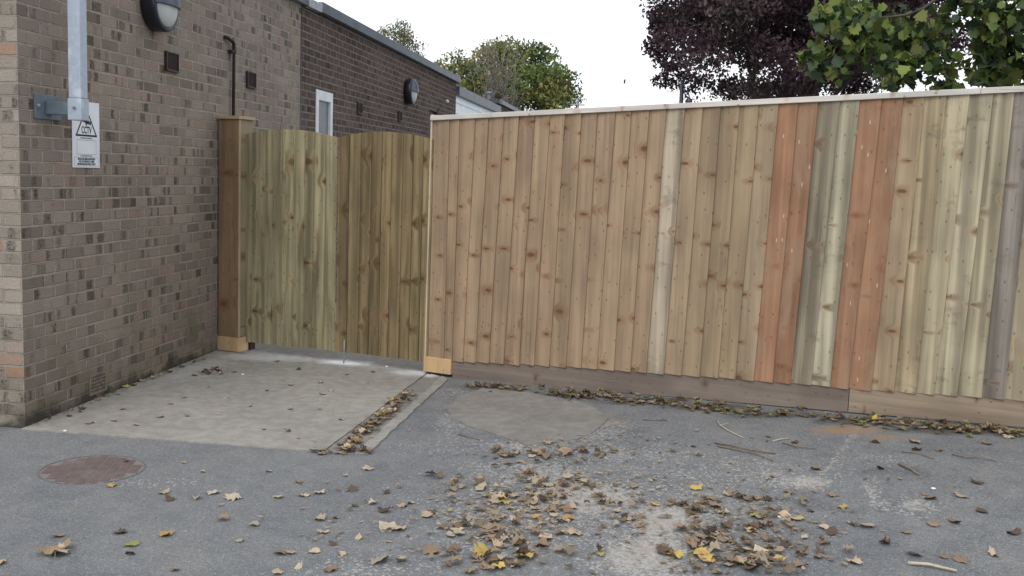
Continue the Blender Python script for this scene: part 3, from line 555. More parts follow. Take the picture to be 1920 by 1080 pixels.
# boxed end post, new pale block at its foot and a steel shoe
e0=F(797,703)[0]; e1=F(848,706)[0]; et=F(812,218)[0]
bm=bmesh.new(); vs=[bm.verts.new(p) for p in((e0+.012,.001,.14),(e1-.03,.001,.14),(e1-.03,.2,.14),(e0+.012,.2,.14),(et+.004,.001,2.03),(e1-.03,.001,2.03),(e1-.03,.2,2.03),(et+.004,.2,2.03))]
for q in((0,3,2,1),(4,5,6,7),(0,1,5,4),(1,2,6,5),(2,3,7,6),(3,0,4,7)): bm.faces.new([vs[i] for i in q])
ep=obj('end_post',bm,WD,fence); ep.color=(.3,.22,.14,1)
bm=bmesh.new(); 
vs=[bm.verts.new(p) for p in((e0+.002,-.022,.135),(e0+.014,-.022,.135),(e0+.014,.2,.135),(e0+.002,.2,.135),(et-.006,-.022,2.035),(et+.006,-.022,2.035),(et+.006,.2,2.035),(et-.006,.2,2.035))]
for q in((0,3,2,1),(4,5,6,7),(0,1,5,4),(1,2,6,5),(2,3,7,6),(3,0,4,7)): bm.faces.new([vs[i] for i in q])
o=obj('side_board',bm,WCV,ep); o.color=(.52,.43,.32,1)
zb0=F(820,705)[1]-Z0; zb1=F(820,670)[1]-Z0
WBK=wood('new_pine',.35,(.25,.13,.06),.7,.08)
o=obj('foot_block',bx((e0,-.03,max(.022,zb0+.005)),(e1,.2,zb1),.003),WBK,fence); o.color=(.46,.315,.17,1)
bm=bmesh.new(); box(bm,(e0+.03,-.015,.004),(e1-.02,.19,.026)); 
for xx in (.05,.17):
    tube(bm,[(e0+xx,-.022,.004),(e0+xx,-.022,.02)],.012,6); tube(bm,[(e0+xx,-.022,.02),(e0+xx,-.022,.032)],.006,8)
obj('steel_shoe',bm,SHOE,fence)
# ------------------------------------------------------------ left gate post, boxed in
GA_=R_(-15); ga_=np.array([math.cos(GA_),math.sin(GA_),0]); gn_=np.array([ga_[1],-ga_[0],0])  # towards camera
Q0=G(648,682); Q0[2]=0
post=thing('gate_post','boxed timber gate post with a flat cap standing against the brick wall','post',(.013,2.705,0),GA_)
def pb(name,a,b,mat,col,parent=post,bev=.002):
    o=obj(name,bx(a,b,bev),mat,parent); o.color=tuple(col)+(1,); return o
pw=.205; PH=2.05
hp=lambda py: hit(423,py,gn_,np.array([.013,2.705,0]))[2]
zc0=hp(223); zc1=hp(631); zf=hp(663)
pb('front_board',(.0,0,zc1+.002),(pw-.0,.018,zc0-.002),WD,(.215,.145,.085)).pass_index=21
pb('side_board',(pw-.02,.0185,zc1+.004),(pw,.19,zc0-.002),WD,(.24,.2,.125)).pass_index=22
pb('edge_board',(pw+.0005,-.004,zc1+.002),(pw+.0115,.0185,zc0-.002),WCV,(.36,.29,.19))
pb('core',(.01,.02,.03),(pw-.022,.185,zc0-.004),WD,(.2,.15,.1))
pb('cap',(-.01,-.018,zc0),(pw+.02,.205,zc0+.026),WC,(.36,.28,.19),bev=.004)
pb('foot_block',(-.005,-.008,max(zf,.015)),(pw+.012,.13,zc1),WBK,(.45,.315,.175))
pb('steel_foot',(pw-.03,.132,.012),(pw+.03,.20,zc1-.03),RED,(1,1,1)); pb('base_plate',(.02,.0,.009),(pw+.075,.215,.0145),ZINC,(1,1,1))
# ------------------------------------------------------------ gate: two leaves with arched tops
def GL(px,py,n=0):
    p=hit(px,py,gn_,Q0+gn_*n); return float(np.dot(p-Q0,ga_)),float(p[2])
def leaf(u0,u1,ztl,ztr,arch,zbl,zbr,label,colf,nb,seed,ppos):
    t=thing('wooden_gate',label,'gate',tuple(Q0+ga_*u0),GA_,'pair of boarded gate leaves'); W_=u1-u0
    top=lambda x: ztl+(ztr-ztl)*x/W_+arch*(1-(2*x/W_-1)**2)*1.0
    x=0; ws=[random.uniform(.88,1.12) for _ in range(nb)]; sw=sum(ws)
    for i,w in enumerate(ws):
        w=w/sw*W_; zb=zbl+(zbr-zbl)*(x+w/2)/W_
        board(t,'board',x,x+w,x,x+w,top,zb+random.uniform(-.003,.003),WG,colf(i),seed,t0=.006,t1=.021,over=.014 if i else 0,nails=(.38,1.0,1.68),n=22); x+=w
    for zz in (.25,.95,1.6):
        o=obj('rail',bx((.02,.001,zz),(W_-.02,.035,zz+.09),.002),WG,t); o.color=(.24,.2,.11,1)
    br=bmesh.new(); L=math.hypot(W_-.1,.55); box(br,(0,.002,-.04),(L,.034,.04)); bmesh.ops.rotate(br,verts=br.verts,cent=(0,0,0),matrix=Matrix.Rotation(-math.atan2(.50,W_-.1)*(1 if ppos else -1),3,'Y'))
    bmesh.ops.translate(br,verts=br.verts,vec=(.05,0,.42 if ppos else 1.5)); o=obj('brace',br,WG,t); o.color=(.24,.2,.11,1)
    return t
def cl(i): 
    j=random.uniform(.9,1.1); return (.30*j,.268*j,.165*j)
def cr(i):
    j=random.uniform(.72,1.12); a=random.choice([0,0,1]); return ((.195+.05*a)*j,(.148+.045*a)*j,(.080+.025*a)*j)
uL=-1.035; uM=GL(633,400)[0]; uR=.765
zl0=GL(462,253)[1]; zm=GL(636,258)[1]; zr=GL(810,262)[1]
L1=leaf(uL,uM-.004,zl0,zm,.055,GL(455,640)[1],GL(630,657)[1],'left gate leaf of greenish treated boards with an arched top',cl,9,31,True)
L2=leaf(uM+.004,uR,zm,zr,.055,GL(634,657)[1],GL(797,679)[1],'right gate leaf of darker brown-stained boards with an arched top',cr,9,35,False)
bm=bmesh.new(); u=GL(648,670)[0]-(uM+.004); tube(bm,[(u,-.026,.0),(u,-.026,.2)],.006,8); obj('drop_bolt',bm,ZINC,L2,True)
for dz in (0,.03): obj('latch_bolt',bx((-.006,-.022,1.005+dz),(.006,-.019,1.02+dz)),ZINC,L2)
# ------------------------------------------------------------ trees
def leafmat(name):
    m=NT(name,.6); a=m.n('Attribute',attribute_name='tint'); P=m.obj(); n=m.noise(P,.9,3); k=m.mr(n,.3,.7,.75,1.25)
    c=m.mix(1.,a.outputs['Color'],m.comb(k,k,k),'MULTIPLY'); m.col(c); 
    tr=m.n('BsdfTranslucent'); m.put(tr.inputs[0],c); ms_=m.n('MixShader'); ms_.inputs[0].default_value=.25; m.t.links.new(m.b.outputs[0],ms_.inputs[1]); m.t.links.new(tr.outputs[0],ms_.inputs[2]); m.t.links.new(ms_.outputs[0],m.out.inputs[0])
    return m.m
LF=leafmat('foliage'); 
def barkm(name,a,b):
    m=NT(name,.9); n=m.noise(m.obj(),6,5,.7); m.col(m.mix(m.mr(n,.35,.65),a,b)); m.bump(n,.6,.02); return m.m
BARK=barkm('bark',(.04,.033,.028),(.1,.085,.07)); WBARK=barkm('birch_bark',(.12,.11,.1),(.3,.28,.26))
MAPLE=[(0,-.5),(.10,-.22),(.42,-.3),(.3,-.05),(.52,.12),(.24,.16),(.2,.3),(0,.55),(-.2,.3),(-.24,.16),(-.52,.12),(-.3,-.05),(-.42,-.3),(-.10,-.22)]
PLANE=[(0,-.5),(.2,-.42),(.44,-.27),(.34,-.08),(.52,.08),(.33,.17),(.24,.36),(.1,.34),(0,.56),(-.12,.33),(-.25,.34),(-.3,.17),(-.5,.1),(-.35,-.08),(-.42,-.28),(-.2,-.4)]
OVAL=[(0,-.5),(.22,-.12),(.2,.2),(0,.5),(-.2,.2),(-.22,-.12)]
def leaves_mesh(name,pos,size,tints,parent,shape=OVAL,droop=.5,mat=None):
    n=len(pos); k=len(shape); S=np.array(shape); ax=rng.normal(size=(n,3)); ax[:,2]-=droop*1.2; ax/=np.linalg.norm(ax,axis=1)[:,None]   # leaf tip direction
    r=rng.normal(size=(n,3)); sx=np.cross(ax,r); sx/=np.linalg.norm(sx,axis=1)[:,None]; nn=np.cross(sx,ax)
    sz=size*rng.uniform(.65,1.25,size=n); V=pos[:,None,:]+sz[:,None,None]*(S[None,:,0,None]*sx[:,None,:]+S[None,:,1,None]*ax[:,None,:]+(.45*np.abs(S[None,:,0,None])-.45*S[None,:,1,None]**2)*nn[:,None,:])
    me=bpy.data.meshes.new(name); me.vertices.add(n*k); me.vertices.foreach_set('co',V.reshape(-1).astype(np.float32)); me.loops.add(n*k); me.loops.foreach_set('vertex_index',np.arange(n*k,dtype=np.int32))
    me.polygons.add(n); me.polygons.foreach_set('loop_start',np.arange(0,n*k,k,dtype=np.int32)); me.update(calc_edges=True); me.validate()
    a=me.color_attributes.new('tint','FLOAT_COLOR','POINT'); C4=np.concatenate([tints,np.ones((n,1))],axis=1); a.data.foreach_set('color',np.repeat(C4,k,axis=0).reshape(-1).astype(np.float32))
    me.materials.append(mat or LF); o=bpy.data.objects.new(name,me); link(o,parent); return o
def clumped(centres,radii,per,cols,jit=.18):
    P=[];T=[]
    for c,r in zip(centres,radii):
        m=max(4,int(per*(r**2)*random.uniform(.7,1.3))); d=rng.normal(size=(m,3)); d/=np.linalg.norm(d,axis=1)[:,None]; rr=rng.uniform(.1,1,size=m)**.5
        P.append(np.array(c)+d*rr[:,None]*r*np.array([1,1,.75])); base=np.array(random.choice(cols))*random.uniform(1-jit,1+jit*1.2); T.append(base[None,:]*rng.uniform(.75,1.3,size=(m,1)))
    return np.concatenate(P),np.clip(np.concatenate(T),0.004,.6)
def limb(bm,a,b,r0,r1,wig=.06,n=6):
    a=np.array(a,float);b=np.array(b,float); L=np.linalg.norm(b-a); pts=[a+(b-a)*t+(rng.normal(size=3)*L*wig*math.sin(math.pi*t) if 0<t<1 else 0) for t in np.linspace(0,1,n)]
    tube(bm,pts,[r0+(r1-r0)*t for t in np.linspace(0,1,n)],6,True); return pts
def tree(name,label,base,H,cz,rx,rz,ncl,cr_,per,leaf,cols,group=None,trunk_r=.22,p=2.4,bark=BARK,extra=(),nlimb=26,flat=0,stems=1,shellbias=.5,skip=None):
    base=np.array(base); t=thing(name,label,'tree',tuple(base),0,group); cen=[];rad=[]
    while len(cen)<ncl:
        q=rng.uniform(-1,1,size=3); d=(abs(q[0])**p+abs(q[1])**p+abs(q[2])**p)**(1/p)
        if d>1 or (d<.55 and random.random()<shellbias): continue
        c=np.array([q[0]*rx,q[1]*rx,cz+q[2]*rz])
        if skip is not None and skip(c+base): continue
        cen.append(c); rad.append(cr_*random.uniform(.6,1.35))
    for e in extra: cen.append(np.array(e[:3])-base); rad.append(e[3])
    P,T=clumped(cen,rad,per,cols); leaves_mesh('crown',P,leaf,T,t)
    bm=bmesh.new(); tips=random.sample(range(len(cen)),min(nlimb,len(cen)))
    for s in range(stems):
        off=np.array([random.uniform(-.5,.5),random.uniform(-.3,.3),0])*(stems>1); top=np.array([random.uniform(-.1,.1)*rx,0,cz+rz*.55])+off*1.5
        sp=limb(bm,off-np.array([0,0,.2]),top,trunk_r,trunk_r*.25,.02,9)
        for i in tips[s::stems]:
            j=random.randint(2,7); limb(bm,sp[j],cen[i],trunk_r*.38*(1-j/12),.012,.07)
            c=cen[i]
            for _ in range(2): limb(bm,cen[i]*.6+np.array(sp[j])*.4,cen[i]+rng.normal(size=3)*cr_*.5,.02,.006,.05,4)
    bmesh.ops.recalc_face_normals(bm,faces=bm.faces); obj('trunk',bm,bark,t,True); return t
def gpt(px,D):   # ground point below the pixel column px, D metres away
    p=at(px,345,D); p[2]=0; return p
PUR=[(.066,.036,.046),(.05,.028,.037),(.074,.044,.052),(.085,.06,.06),(.06,.045,.042),(.105,.08,.078)]
bp=gpt(1480,30)
ex=[]
for (px,py,r) in [(1228,88,.42),(1340,160,.45),(1375,168,.4),(1410,165,.45),(1390,150,.4),(1450,172,.4),(1240,95,.4),(1216,82,.22),(1236,152,.3),(1250,152,.3),(1224,8,.4),(1232,30,.4),(1262,160,.3),(1250,60,.5),(1258,120,.55),(1310,150,.4),(1226,50,.22),(1700,60,.6),(1690,30,.6),(1720,75,.35),(1650,100,.6)]: ex.append(tuple(at(px,py,30))+(r,))
def psk(c):     # openings low in the crown
    d=M.T@(c-CAM); px=CX+FPX*d[0]/-d[2]; py=CY-FPX*d[1]/-d[2]
    for (a,b,rx,ry) in [(1365,145,4,2),(1455,135,4,6),(1520,170,18,1),(1715,110,50,36),(1670,170,50,14),(1290,178,8,3)]:
        if ((px-a)/(rx+9))**2+((py-b)/(ry+8))**2<1: return True
    return py>184 or (px<1300 and py>168)
tree('purple_tree','big dark purple-leaved tree rising behind the fence','tree' and bp,11,8.4,4.35,4.75,600,.6,600,.14,PUR,None,.24,3.4,BARK,ex,46,skip=psk,shellbias=.2)
GRN=[(.15,.18,.05),(.11,.16,.05),(.18,.20,.06),(.24,.21,.07),(.09,.14,.045),(.13,.18,.06),(.2,.2,.07),(.12,.17,.055)]
bg_=gpt(955,58)
exg=[tuple(at(px,py,58))+(r,) for (px,py,r) in [(835,135,1.1),(850,140,1.),(840,150,1.),(865,130,1.),(1050,172,1.1),(1068,190,.8),(1035,135,.8),(1042,125,.5),(845,118,.8),(830,128,.5),(858,98,.35),(865,112,.5),(880,125,.8),(905,120,.9),(1000,92,.7),(1020,105,.7),(1060,160,.6),(850,150,.9),(1015,200,.9),(940,100,.7)]]
tree('maple_tree','rounded green tree turning yellow beyond the low roofs',bg_,10,6.0,3.4,2.9,250,.8,120,.26,GRN,None,.22,2.3,BARK,exg,40,shellbias=.2)
bb=gpt(925,46)
tree('birch_tree','thin bare-looking birch with pale stems in front of the yellowing tree',bb,8.5,5.5,1.1,2.4,60,.5,150,.09,[(.2,.17,.14),(.17,.15,.11),(.19,.17,.1),(.2,.16,.13)],None,.05,2.,WBARK,[tuple(at(px,py,46))+(.3,) for px,py in((960,76),(968,84),(950,82),(915,88),(900,95),(885,108),(940,86),(860,95),(868,108))],34,stems=3,shellbias=0)
bt=gpt(742,48)
tree('small_tree','small sparse tree top showing over the dark brick roofline',bt,9,6.6,1.1,1.8,150,.42,330,.11,[(.14,.17,.07),(.16,.17,.08),(.2,.17,.08),(.11,.14,.06)],None,.09,2.2,BARK,[tuple(at(px,py,48))+(.28,) for px,py in((735,62),(750,64),(760,70),(770,80),(780,92),(715,66),(708,62),(785,104),(742,76))],34,shellbias=0)
tree('evergreen_tree','dark blue-green tree showing through the low gaps of the purple crown',gpt(1500,52),6,3.9,6.2,1.6,150,.7,60,.2,[(.02,.035,.025),(.03,.045,.03),(.018,.03,.028)],None,.2,2.6,BARK,[tuple(at(px,py,52))+(.7,) for px,py in ((1300,186),(1340,183),(1380,180))],20)
# overhanging plane/maple branches, trunk to the right of the picture, behind the fence
bo=np.array([9.6,4.6,.3]); mt=thing('sycamore_tree','green broad-leaved branches hanging over the right end of the fence','tree',tuple(bo))
cen=[];rad=[]; D0=9.3
for (px,py,r,dd) in [(1545,22,.13,0),(1560,35,.13,.1),(1585,20,.14,.2),(1600,45,.16,0),(1570,60,.13,-.1),(1625,30,.15,.3),(1640,60,.19,.1),(1610,80,.15,0),(1600,95,.12,0),(1660,85,.19,0),(1690,50,.16,.2),(1700,80,.19,0),(1720,105,.2,0),(1680,115,.18,-.1),(1650,110,.15,.2),(1700,135,.15,0),(1690,155,.13,0),(1665,145,.11,.1),(1745,85,.17,.2),(1760,115,.14,0),(1740,60,.15,0),(1755,150,.1,0),(1770,140,.09,.2),
    (1535,105,.13,0),(1515,115,.10,0),(1550,125,.13,.1),(1570,130,.12,0),(1530,130,.08,0),(1540,90,.07,0),(1790,12,.16,0),(1820,8,.17,0),(1850,18,.17,.2),(1880,10,.2,0),(1910,30,.2,0),(1860,45,.16,0),(1890,65,.2,0),(1870,85,.18,.1),(1845,75,.13,0),(1905,95,.2,0),(1880,115,.17,0),(1850,105,.12,0),(1910,130,.17,0),(1835,85,.1,0),(1870,135,.1,.1),(1905,155,.15,0),(1825,150,.09,.4),(1800,165,.08,.2),(1850,160,.08,.3),(1880,160,.12,.3),(1780,160,.07,.3),(1770,30,.1,0),(1840,130,.08,0),(1810,120,.06,0)]:
    cen.append(at(px,py,D0+dd)-bo); rad.append(r)
nin=len(cen)
for _ in range(80):
    a=random.uniform(0,2*math.pi); r=random.uniform(0,3.2); c=np.array([math.cos(a)*r+.3,math.sin(a)*r+.8,random.uniform(3.6,7.5)]); cen.append(c); rad.append(random.uniform(.3,.6))
keep=[]
for c,r in zip(cen[nin:],rad[nin:]):
    d=M.T@(c+bo-CAM); px=CX+FPX*d[0]/-d[2]; py=CY-FPX*d[1]/-d[2]
    if -d[2]>0 and px<2000 and py>-90: continue
    keep.append((c,r))
SYC=[(.13,.19,.045),(.09,.145,.045),(.16,.20,.05),(.04,.065,.028),(.12,.135,.035),(.06,.095,.06),(.05,.08,.03)]
P1,T1=clumped(cen[:nin],rad[:nin],1,SYC,.2)
Ps=[];Ts=[]
for c,r in zip(cen[:nin],rad[:nin]):
    m=max(6,int(34*(r/.17)**2)); d=rng.normal(size=(m,3)); d/=np.linalg.norm(d,axis=1)[:,None]; Ps.append(c+d*(rng.uniform(.05,1,size=m)**.5)[:,None]*r*1.15)
    b=np.array([random.choice(SYC) for _ in range(m)]); Ts.append(b*rng.uniform(.7,1.3,size=(m,1)))
leaves_mesh('crown',np.concatenate(Ps),.105,np.concatenate(Ts),mt,PLANE,.7)
P2,T2=clumped([k[0] for k in keep],[k[1] for k in keep],110,SYC); leaves_mesh('crown',P2,.13,T2,mt,OVAL,.6)
bm=bmesh.new(); tr=limb(bm,(0,0,-.4),(.1,.2,7),.2,.05,.01,10)
A=at(1990,-60,D0+.2)-bo
def pb_(l,r0,r1): tube(bm,[at(x,y,D0)-bo for x,y in l],list(np.linspace(r0,r1,len(l))),6)
limb(bm,tr[6],A,.05,.028); tube(bm,[A]+[at(x,y,D0)-bo for x,y in((1850,-25),(1760,-5),(1735,14),(1705,27),(1660,33),(1625,34),(1590,40),(1560,38))],[.028,.024,.02,.014,.012,.010,.008,.006,.004],6)
pb_([(1688,32),(1690,60),(1692,100),(1690,140)],.006,.003); pb_([(1660,35),(1640,60),(1600,85),(1560,105),(1540,115)],.006,.003); pb_([(1735,14),(1745,50),(1750,90),(1765,130)],.006,.003)
pb_([(1850,-25),(1890,20),(1870,60),(1860,110),(1850,150)],.01,.003); pb_([(1890,20),(1905,80),(1890,140)],.006,.003)
obj('trunk',bm,BARK,mt,True)
# ------------------------------------------------------------ far things above the fence
lp=gpt(1269,26); st=thing('street_lamp','thin black lamp post with a hanging lantern under the purple tree','street lamp',tuple(lp))
zt=at(1269,150,26)[2]; zl=at(1283,190,26)[2]
obj('pole',tube(bmesh.new(),[(0,0,0),(0,0,zt)],[.07,.05],10),BLK,st,True)
rt=M[:,0].copy() if False else np.array([M[0][0],M[1][0],0]); rt=rt/np.linalg.norm(rt)
s=26/FPX; arc=[(0,0,zl+.06)]+[tuple(rt*(s*14*.5*(1-math.cos(a)))+np.array([0,0,zl+.12+.16*math.sin(a)])) for a in np.linspace(0,math.pi,9)]
obj('bracket',tube(bmesh.new(),arc,.018,6),BLK,st,True)
e_=arc[-1]; obj('lantern',lathe(bmesh.new(),[(.12,.02),(.09,.04),(.05,.085),(-.06,.09),(-.12,.05),(-.14,.015)],16,'z',(e_[0],e_[1],e_[2]-.12)),BLK,st,True)
ta=gpt(1078,30); av=thing('tv_aerial','grey rooftop television aerial just above the fence capping','aerial',tuple(ta)); za=at(1078,186,30)[2]
obj('mast',tube(bmesh.new(),[(0,0,0),(0,0,za+.02)],.028,8),ZINC,av,True)
bm=bmesh.new(); s=30/FPX; tube(bm,[tuple(rt*-s*14+np.array([0,0,za+.0])),tuple(rt*s*16+np.array([0,0,za+.02]))],.012,6)
fw=np.array([rt[1],-rt[0],0])
for k in np.linspace(-13,15,8): c=rt*s*k+np.array([0,0,za+.0]); tube(bm,[tuple(c-fw*.15-np.array([0,0,.02])),tuple(c+fw*.15+np.array([0,0,.02]))],.007,5)
tube(bm,[tuple(rt*-s*14+np.array([0,0,za-.16])),tuple(rt*s*12+np.array([0,0,za-.15]))],.02,6)
obj('elements',bm,ZINC,av)
bm=bmesh.new(); c=at(1171,153,38)
for q,r in (((0,0,0),.05),): tube(bm,[(-.02,.0,-.09),(0,0,-.04),(0,0,.03),(.015,0,.075),(.03,0,.1)],[.008,.03,.035,.02,.006],8)
for sgn in(1,-1): bm.faces.new([bm.verts.new(p) for p in((0,sgn*.02,.04),(.02,sgn*.14,.05),(-.01,sgn*.24,-.02),(-.02,sgn*.1,-.03),(0,sgn*.02,-.02))])
tag(obj('bird',bm,BLK,loc=tuple(c)),'tiny dark bird in the white sky right of the yellowing tree','bird')
# ------------------------------------------------------------ fallen leaves, litter and twigs
def fl_mat():
    m=NT('fallen_leaf',.75); oi=m.n('ObjectInfo'); P=m.obj(); n=m.noise(P,30,4); k=m.mr(n,.3,.7,.72,1.22); c=m.mix(1.,oi.outputs['Color'],m.comb(k,k,k),'MULTIPLY'); sp=m.noise(P,70,2); c=m.mix(m.mr(sp,.62,.7,0.,.6),c,(.05,.03,.015))
    m.col(c); m.bump(n,.3,.002); return m.m
FLM=fl_mat()
def leafshape(kind,seed):
    r=random.Random(seed); bm=bmesh.new(); S=PLANE if kind!=1 else [(0,-.5),(.25,-.3),(.36,0),(.28,.28),(0,.52),(-.28,.28),(-.36,0),(-.25,-.3)]
    S=[(x*r.uniform(.75,1.2),y*r.uniform(.75,1.15)) for x,y in S]; cu=r.uniform(-.2,.9); cv=r.uniform(-.5,.7); tw=r.uniform(-.5,.5); ph=r.uniform(0,6)
    fold=lambda x,y:(cu*x*x*1.3+cv*y*y+tw*x*y*.8+.05*math.sin(ph+9*x)+.04*math.sin(ph*2+11*y))
    n=len(S); c=bm.verts.new((0,0,fold(0,0))); mid=[bm.verts.new((x*.5,y*.5,fold(x*.5,y*.5)+r.uniform(-.02,.02))) for x,y in S]; out=[bm.verts.new((x,y,fold(x,y)+r.uniform(-.04,.06))) for x,y in S]
    for i in range(n):
        j=(i+1)%n; bm.faces.new((c,mid[i],mid[j])); bm.faces.new((mid[i],out[i],out[j],mid[j]))
    e=tube(bm,[(0,-.45,fold(0,-.45)+.005),(.03,-.75,.05),(.06,-1.0,.02)],[.012,.01,.008],4)
    mz=min(v.co.z for v in bm.verts); 
    for v in bm.verts: v.co.z-=mz
    me=bpy.data.meshes.new('fallen_leaf'); bm.to_mesh(me); bm.free(); me.materials.append(FLM)
    for p in me.polygons:p.use_smooth=True
    return me
LM=[leafshape(i%2 if i<6 else 0,50+i) for i in range(12)]
PLANE_=None
TC={'brown':(.22,.155,.10),'tan':(.38,.30,.21),'dark':(.08,.058,.042),'yellow':(.42,.31,.09),'green':(.27,.28,.09),'orange':(.34,.21,.09),'pale':(.36,.31,.24)}
NIND=[0]
def zsurf(x,y):
    if 0<x<1.93 and -.05<y<6: return .008
    if x<2.1 and x>0 and -.05<y<2.3: return .011
    return gz(x,y)+.001
def drop(px,py,size,tone,label,group=None,lift=0,tilt=.25):
    p=G(px,py); o=bpy.data.objects.new('fallen_leaf',random.choice(LM)); link(o); o.location=(p[0],p[1],zsurf(p[0],p[1])+lift+.001); o.rotation_euler=(random.gauss(0,tilt*.5),random.gauss(0,tilt*.5),random.uniform(0,6.28)); size*=.78; o.scale=(size,size*random.uniform(.7,1.1),size*random.uniform(.7,1.3))
    c=np.array(TC[tone])*random.uniform(.8,1.2); o.color=(*c,1); tag(o,label,'leaf',group); NIND[0]+=1; return o
SP='fallen leaves scattered over the yard'
# leaves one can single out
for a in [(100,1035,.17,'brown','big curled brown leaf lying alone near the bottom left corner'),(110,1040,.12,'tan','tan leaf folded under the curled brown leaf at the bottom left'),(438,935,.12,'pale','wide pale tan leaf on open tarmac below the slab edge'),(312,1003,.09,'orange','orange-tinged leaf on the tarmac below the manhole cover'),(248,1022,.08,'green','yellow-green leaf on the bottom left tarmac'),(712,781,.11,'yellow','bright yellow leaf on the leaf pile in the gutter'),(1648,780,.15,'green','bright yellow-green leaf standing against the right gravel board'),(1640,788,.12,'yellow','yellow leaf at the foot of the bright green one by the right gravel board'),(1408,765,.10,'green','lime green leaf beside the first gravel board'),(715,1052,.16,'pale','large pale leaf at the bottom edge left of the litter'),(728,992,.14,'pale','pair-forming pale leaf on tarmac above the bottom centre'),(748,994,.12,'tan','tan leaf touching the pale leaf above the bottom centre'),(905,1045,.14,'yellow','golden leaf in the heap at the bottom centre'),(1422,968,.13,'green','olive green leaf topping the right-hand litter'),(1300,955,.12,'green','green leaf at the left edge of the right-hand litter'),(1325,1050,.15,'orange','orange leaf with a white stalk near the bottom right litter'),(1715,1042,.12,'tan','single tan leaf on the bottom right tarmac'),(1625,988,.10,'tan','single tan leaf midway on the right tarmac'),(1716,830,.12,'tan','single tan leaf on the tarmac near the right gravel board'),(210,912,.08,'yellow','yellow leaf with a long stalk just below the manhole cover'),(236,866,.06,'dark','dark curled leaf lying on the manhole cover'),(195,745,.08,'yellow','yellow leaf against the foot of the brick wall'),(1015,1022,.11,'brown','rounded dark brown leaf on grit at the bottom centre'),(1300,838,.06,'dark','small dark leaf on tarmac under the first gravel board'),(855,985,.07,'yellow','small yellow leaf just left of the central heap'),(1582,952,.07,'yellow','small yellow leaf on open tarmac at the right')]:
    drop(a[0],a[1],a[2],a[3],a[4])
def many(pts,tones,size,label,group=SP,lift=0,tilt=.3):
    for px,py in pts: drop(px,py,random.uniform(*size),random.choice(tones),label,group,lift,tilt)
L1_='small dry leaf scattered on the open tarmac left of the litter'
many([(318,938),(308,925),(370,936),(400,925),(522,933),(525,1038),(600,975),(630,972),(605,1000),(625,1022),(545,1038),(570,930),(450,1015),(478,985),(420,975),(108,1007),(225,1000),(245,1040),(0,1058),(520,1075),(665,950),(648,893),(600,925),(560,905),(505,885),(380,885),(345,868),(690,880),(660,920),(672,1010),(640,1040),(700,945),(755,950),(725,925),(620,1070),(560,1065),(330,1070),(590,1035),(770,945),(720,960)],['tan','brown','pale','dark','tan'],(.05,.095),L1_)
L2_='small dead leaf lying on the pale concrete slab'
many([(255,800),(165,797),(175,795),(300,785),(350,783),(495,808),(540,812),(560,825),(230,770),(320,760),(345,748),(430,748),(500,735),(530,715),(545,725),(600,720),(440,700),(470,685),(520,680),(560,695),(605,742),(620,735),(690,720),(650,705),(700,700),(545,770),(470,765),(390,728),(410,780),(215,792),(640,790),(600,770)],['brown','dark','tan','tan'],(.035,.075),L2_)
L3_='small dead leaf caught along the foot of the brick wall'
many([(150,775),(170,758),(185,752),(205,745),(222,742),(235,728),(250,725),(262,718),(285,712),(300,706),(318,700),(340,690),(365,680),(382,676),(155,770),(210,738),(245,716),(130,783)],['brown','tan','dark','green'],(.04,.08),L3_)
L4_='dead leaf scattered over the right side of the tarmac'
many([(1735,928),(1745,935),(1660,1020),(1770,1045),(1800,1050),(1560,1000),(1545,990),(1600,985),(1750,985),(1790,980),(1640,830),(1760,845),(1850,832),(1890,820),(1720,845),(1840,960),(1830,905),(1560,930),(1480,925),(1520,960),(1700,1000),(1800,930),(1900,1000),(1860,1040),(1530,880),(1490,830),(1345,1000),(1380,1060),(1500,1060),(1600,1055),(1650,880),(1440,820)],['tan','brown','brown','dark'],(.05,.1),L4_)
L5_='dead leaf heaped in the concrete gutter beside the slab'
def seg(a,b,n,j):
    for _ in range(n):
        t=random.random(); yield (a[0]+(b[0]-a[0])*t+random.gauss(0,j),a[1]+(b[1]-a[1])*t+random.gauss(0,j*.5))
many(list(seg((640,845),(765,745),30,7)),['brown','tan','tan','brown','dark','orange'],(.05,.1),L5_,lift=.006)
L6_='dry leaf in the thick litter at the bottom centre'
def blob(cx,cy,rx,ry,n):
    for _ in range(n): yield (random.gauss(cx,rx*.5),min(1076,random.gauss(cy,ry*.5)))
many(list(blob(960,975,190,70,26))+list(blob(930,1040,150,40,18))+list(blob(1020,930,170,50,16))+list(blob(1010,850,150,14,9)),['brown','brown','tan','tan','dark','pale','tan','brown','orange','brown','yellow','tan'],(.05,.115),L6_,lift=.004)
L7_='dry leaf in the litter heaps at the lower right of centre'
many(list(blob(1410,985,150,70,20))+list(blob(1440,1045,150,36,20))+list(blob(1290,1030,70,30,10))+list(blob(1370,935,80,14,6)),['brown','brown','tan','tan','dark','pale','tan','brown','green','yellow'],(.05,.11),L7_,lift=.004)
print('individual leaves',NIND[0])
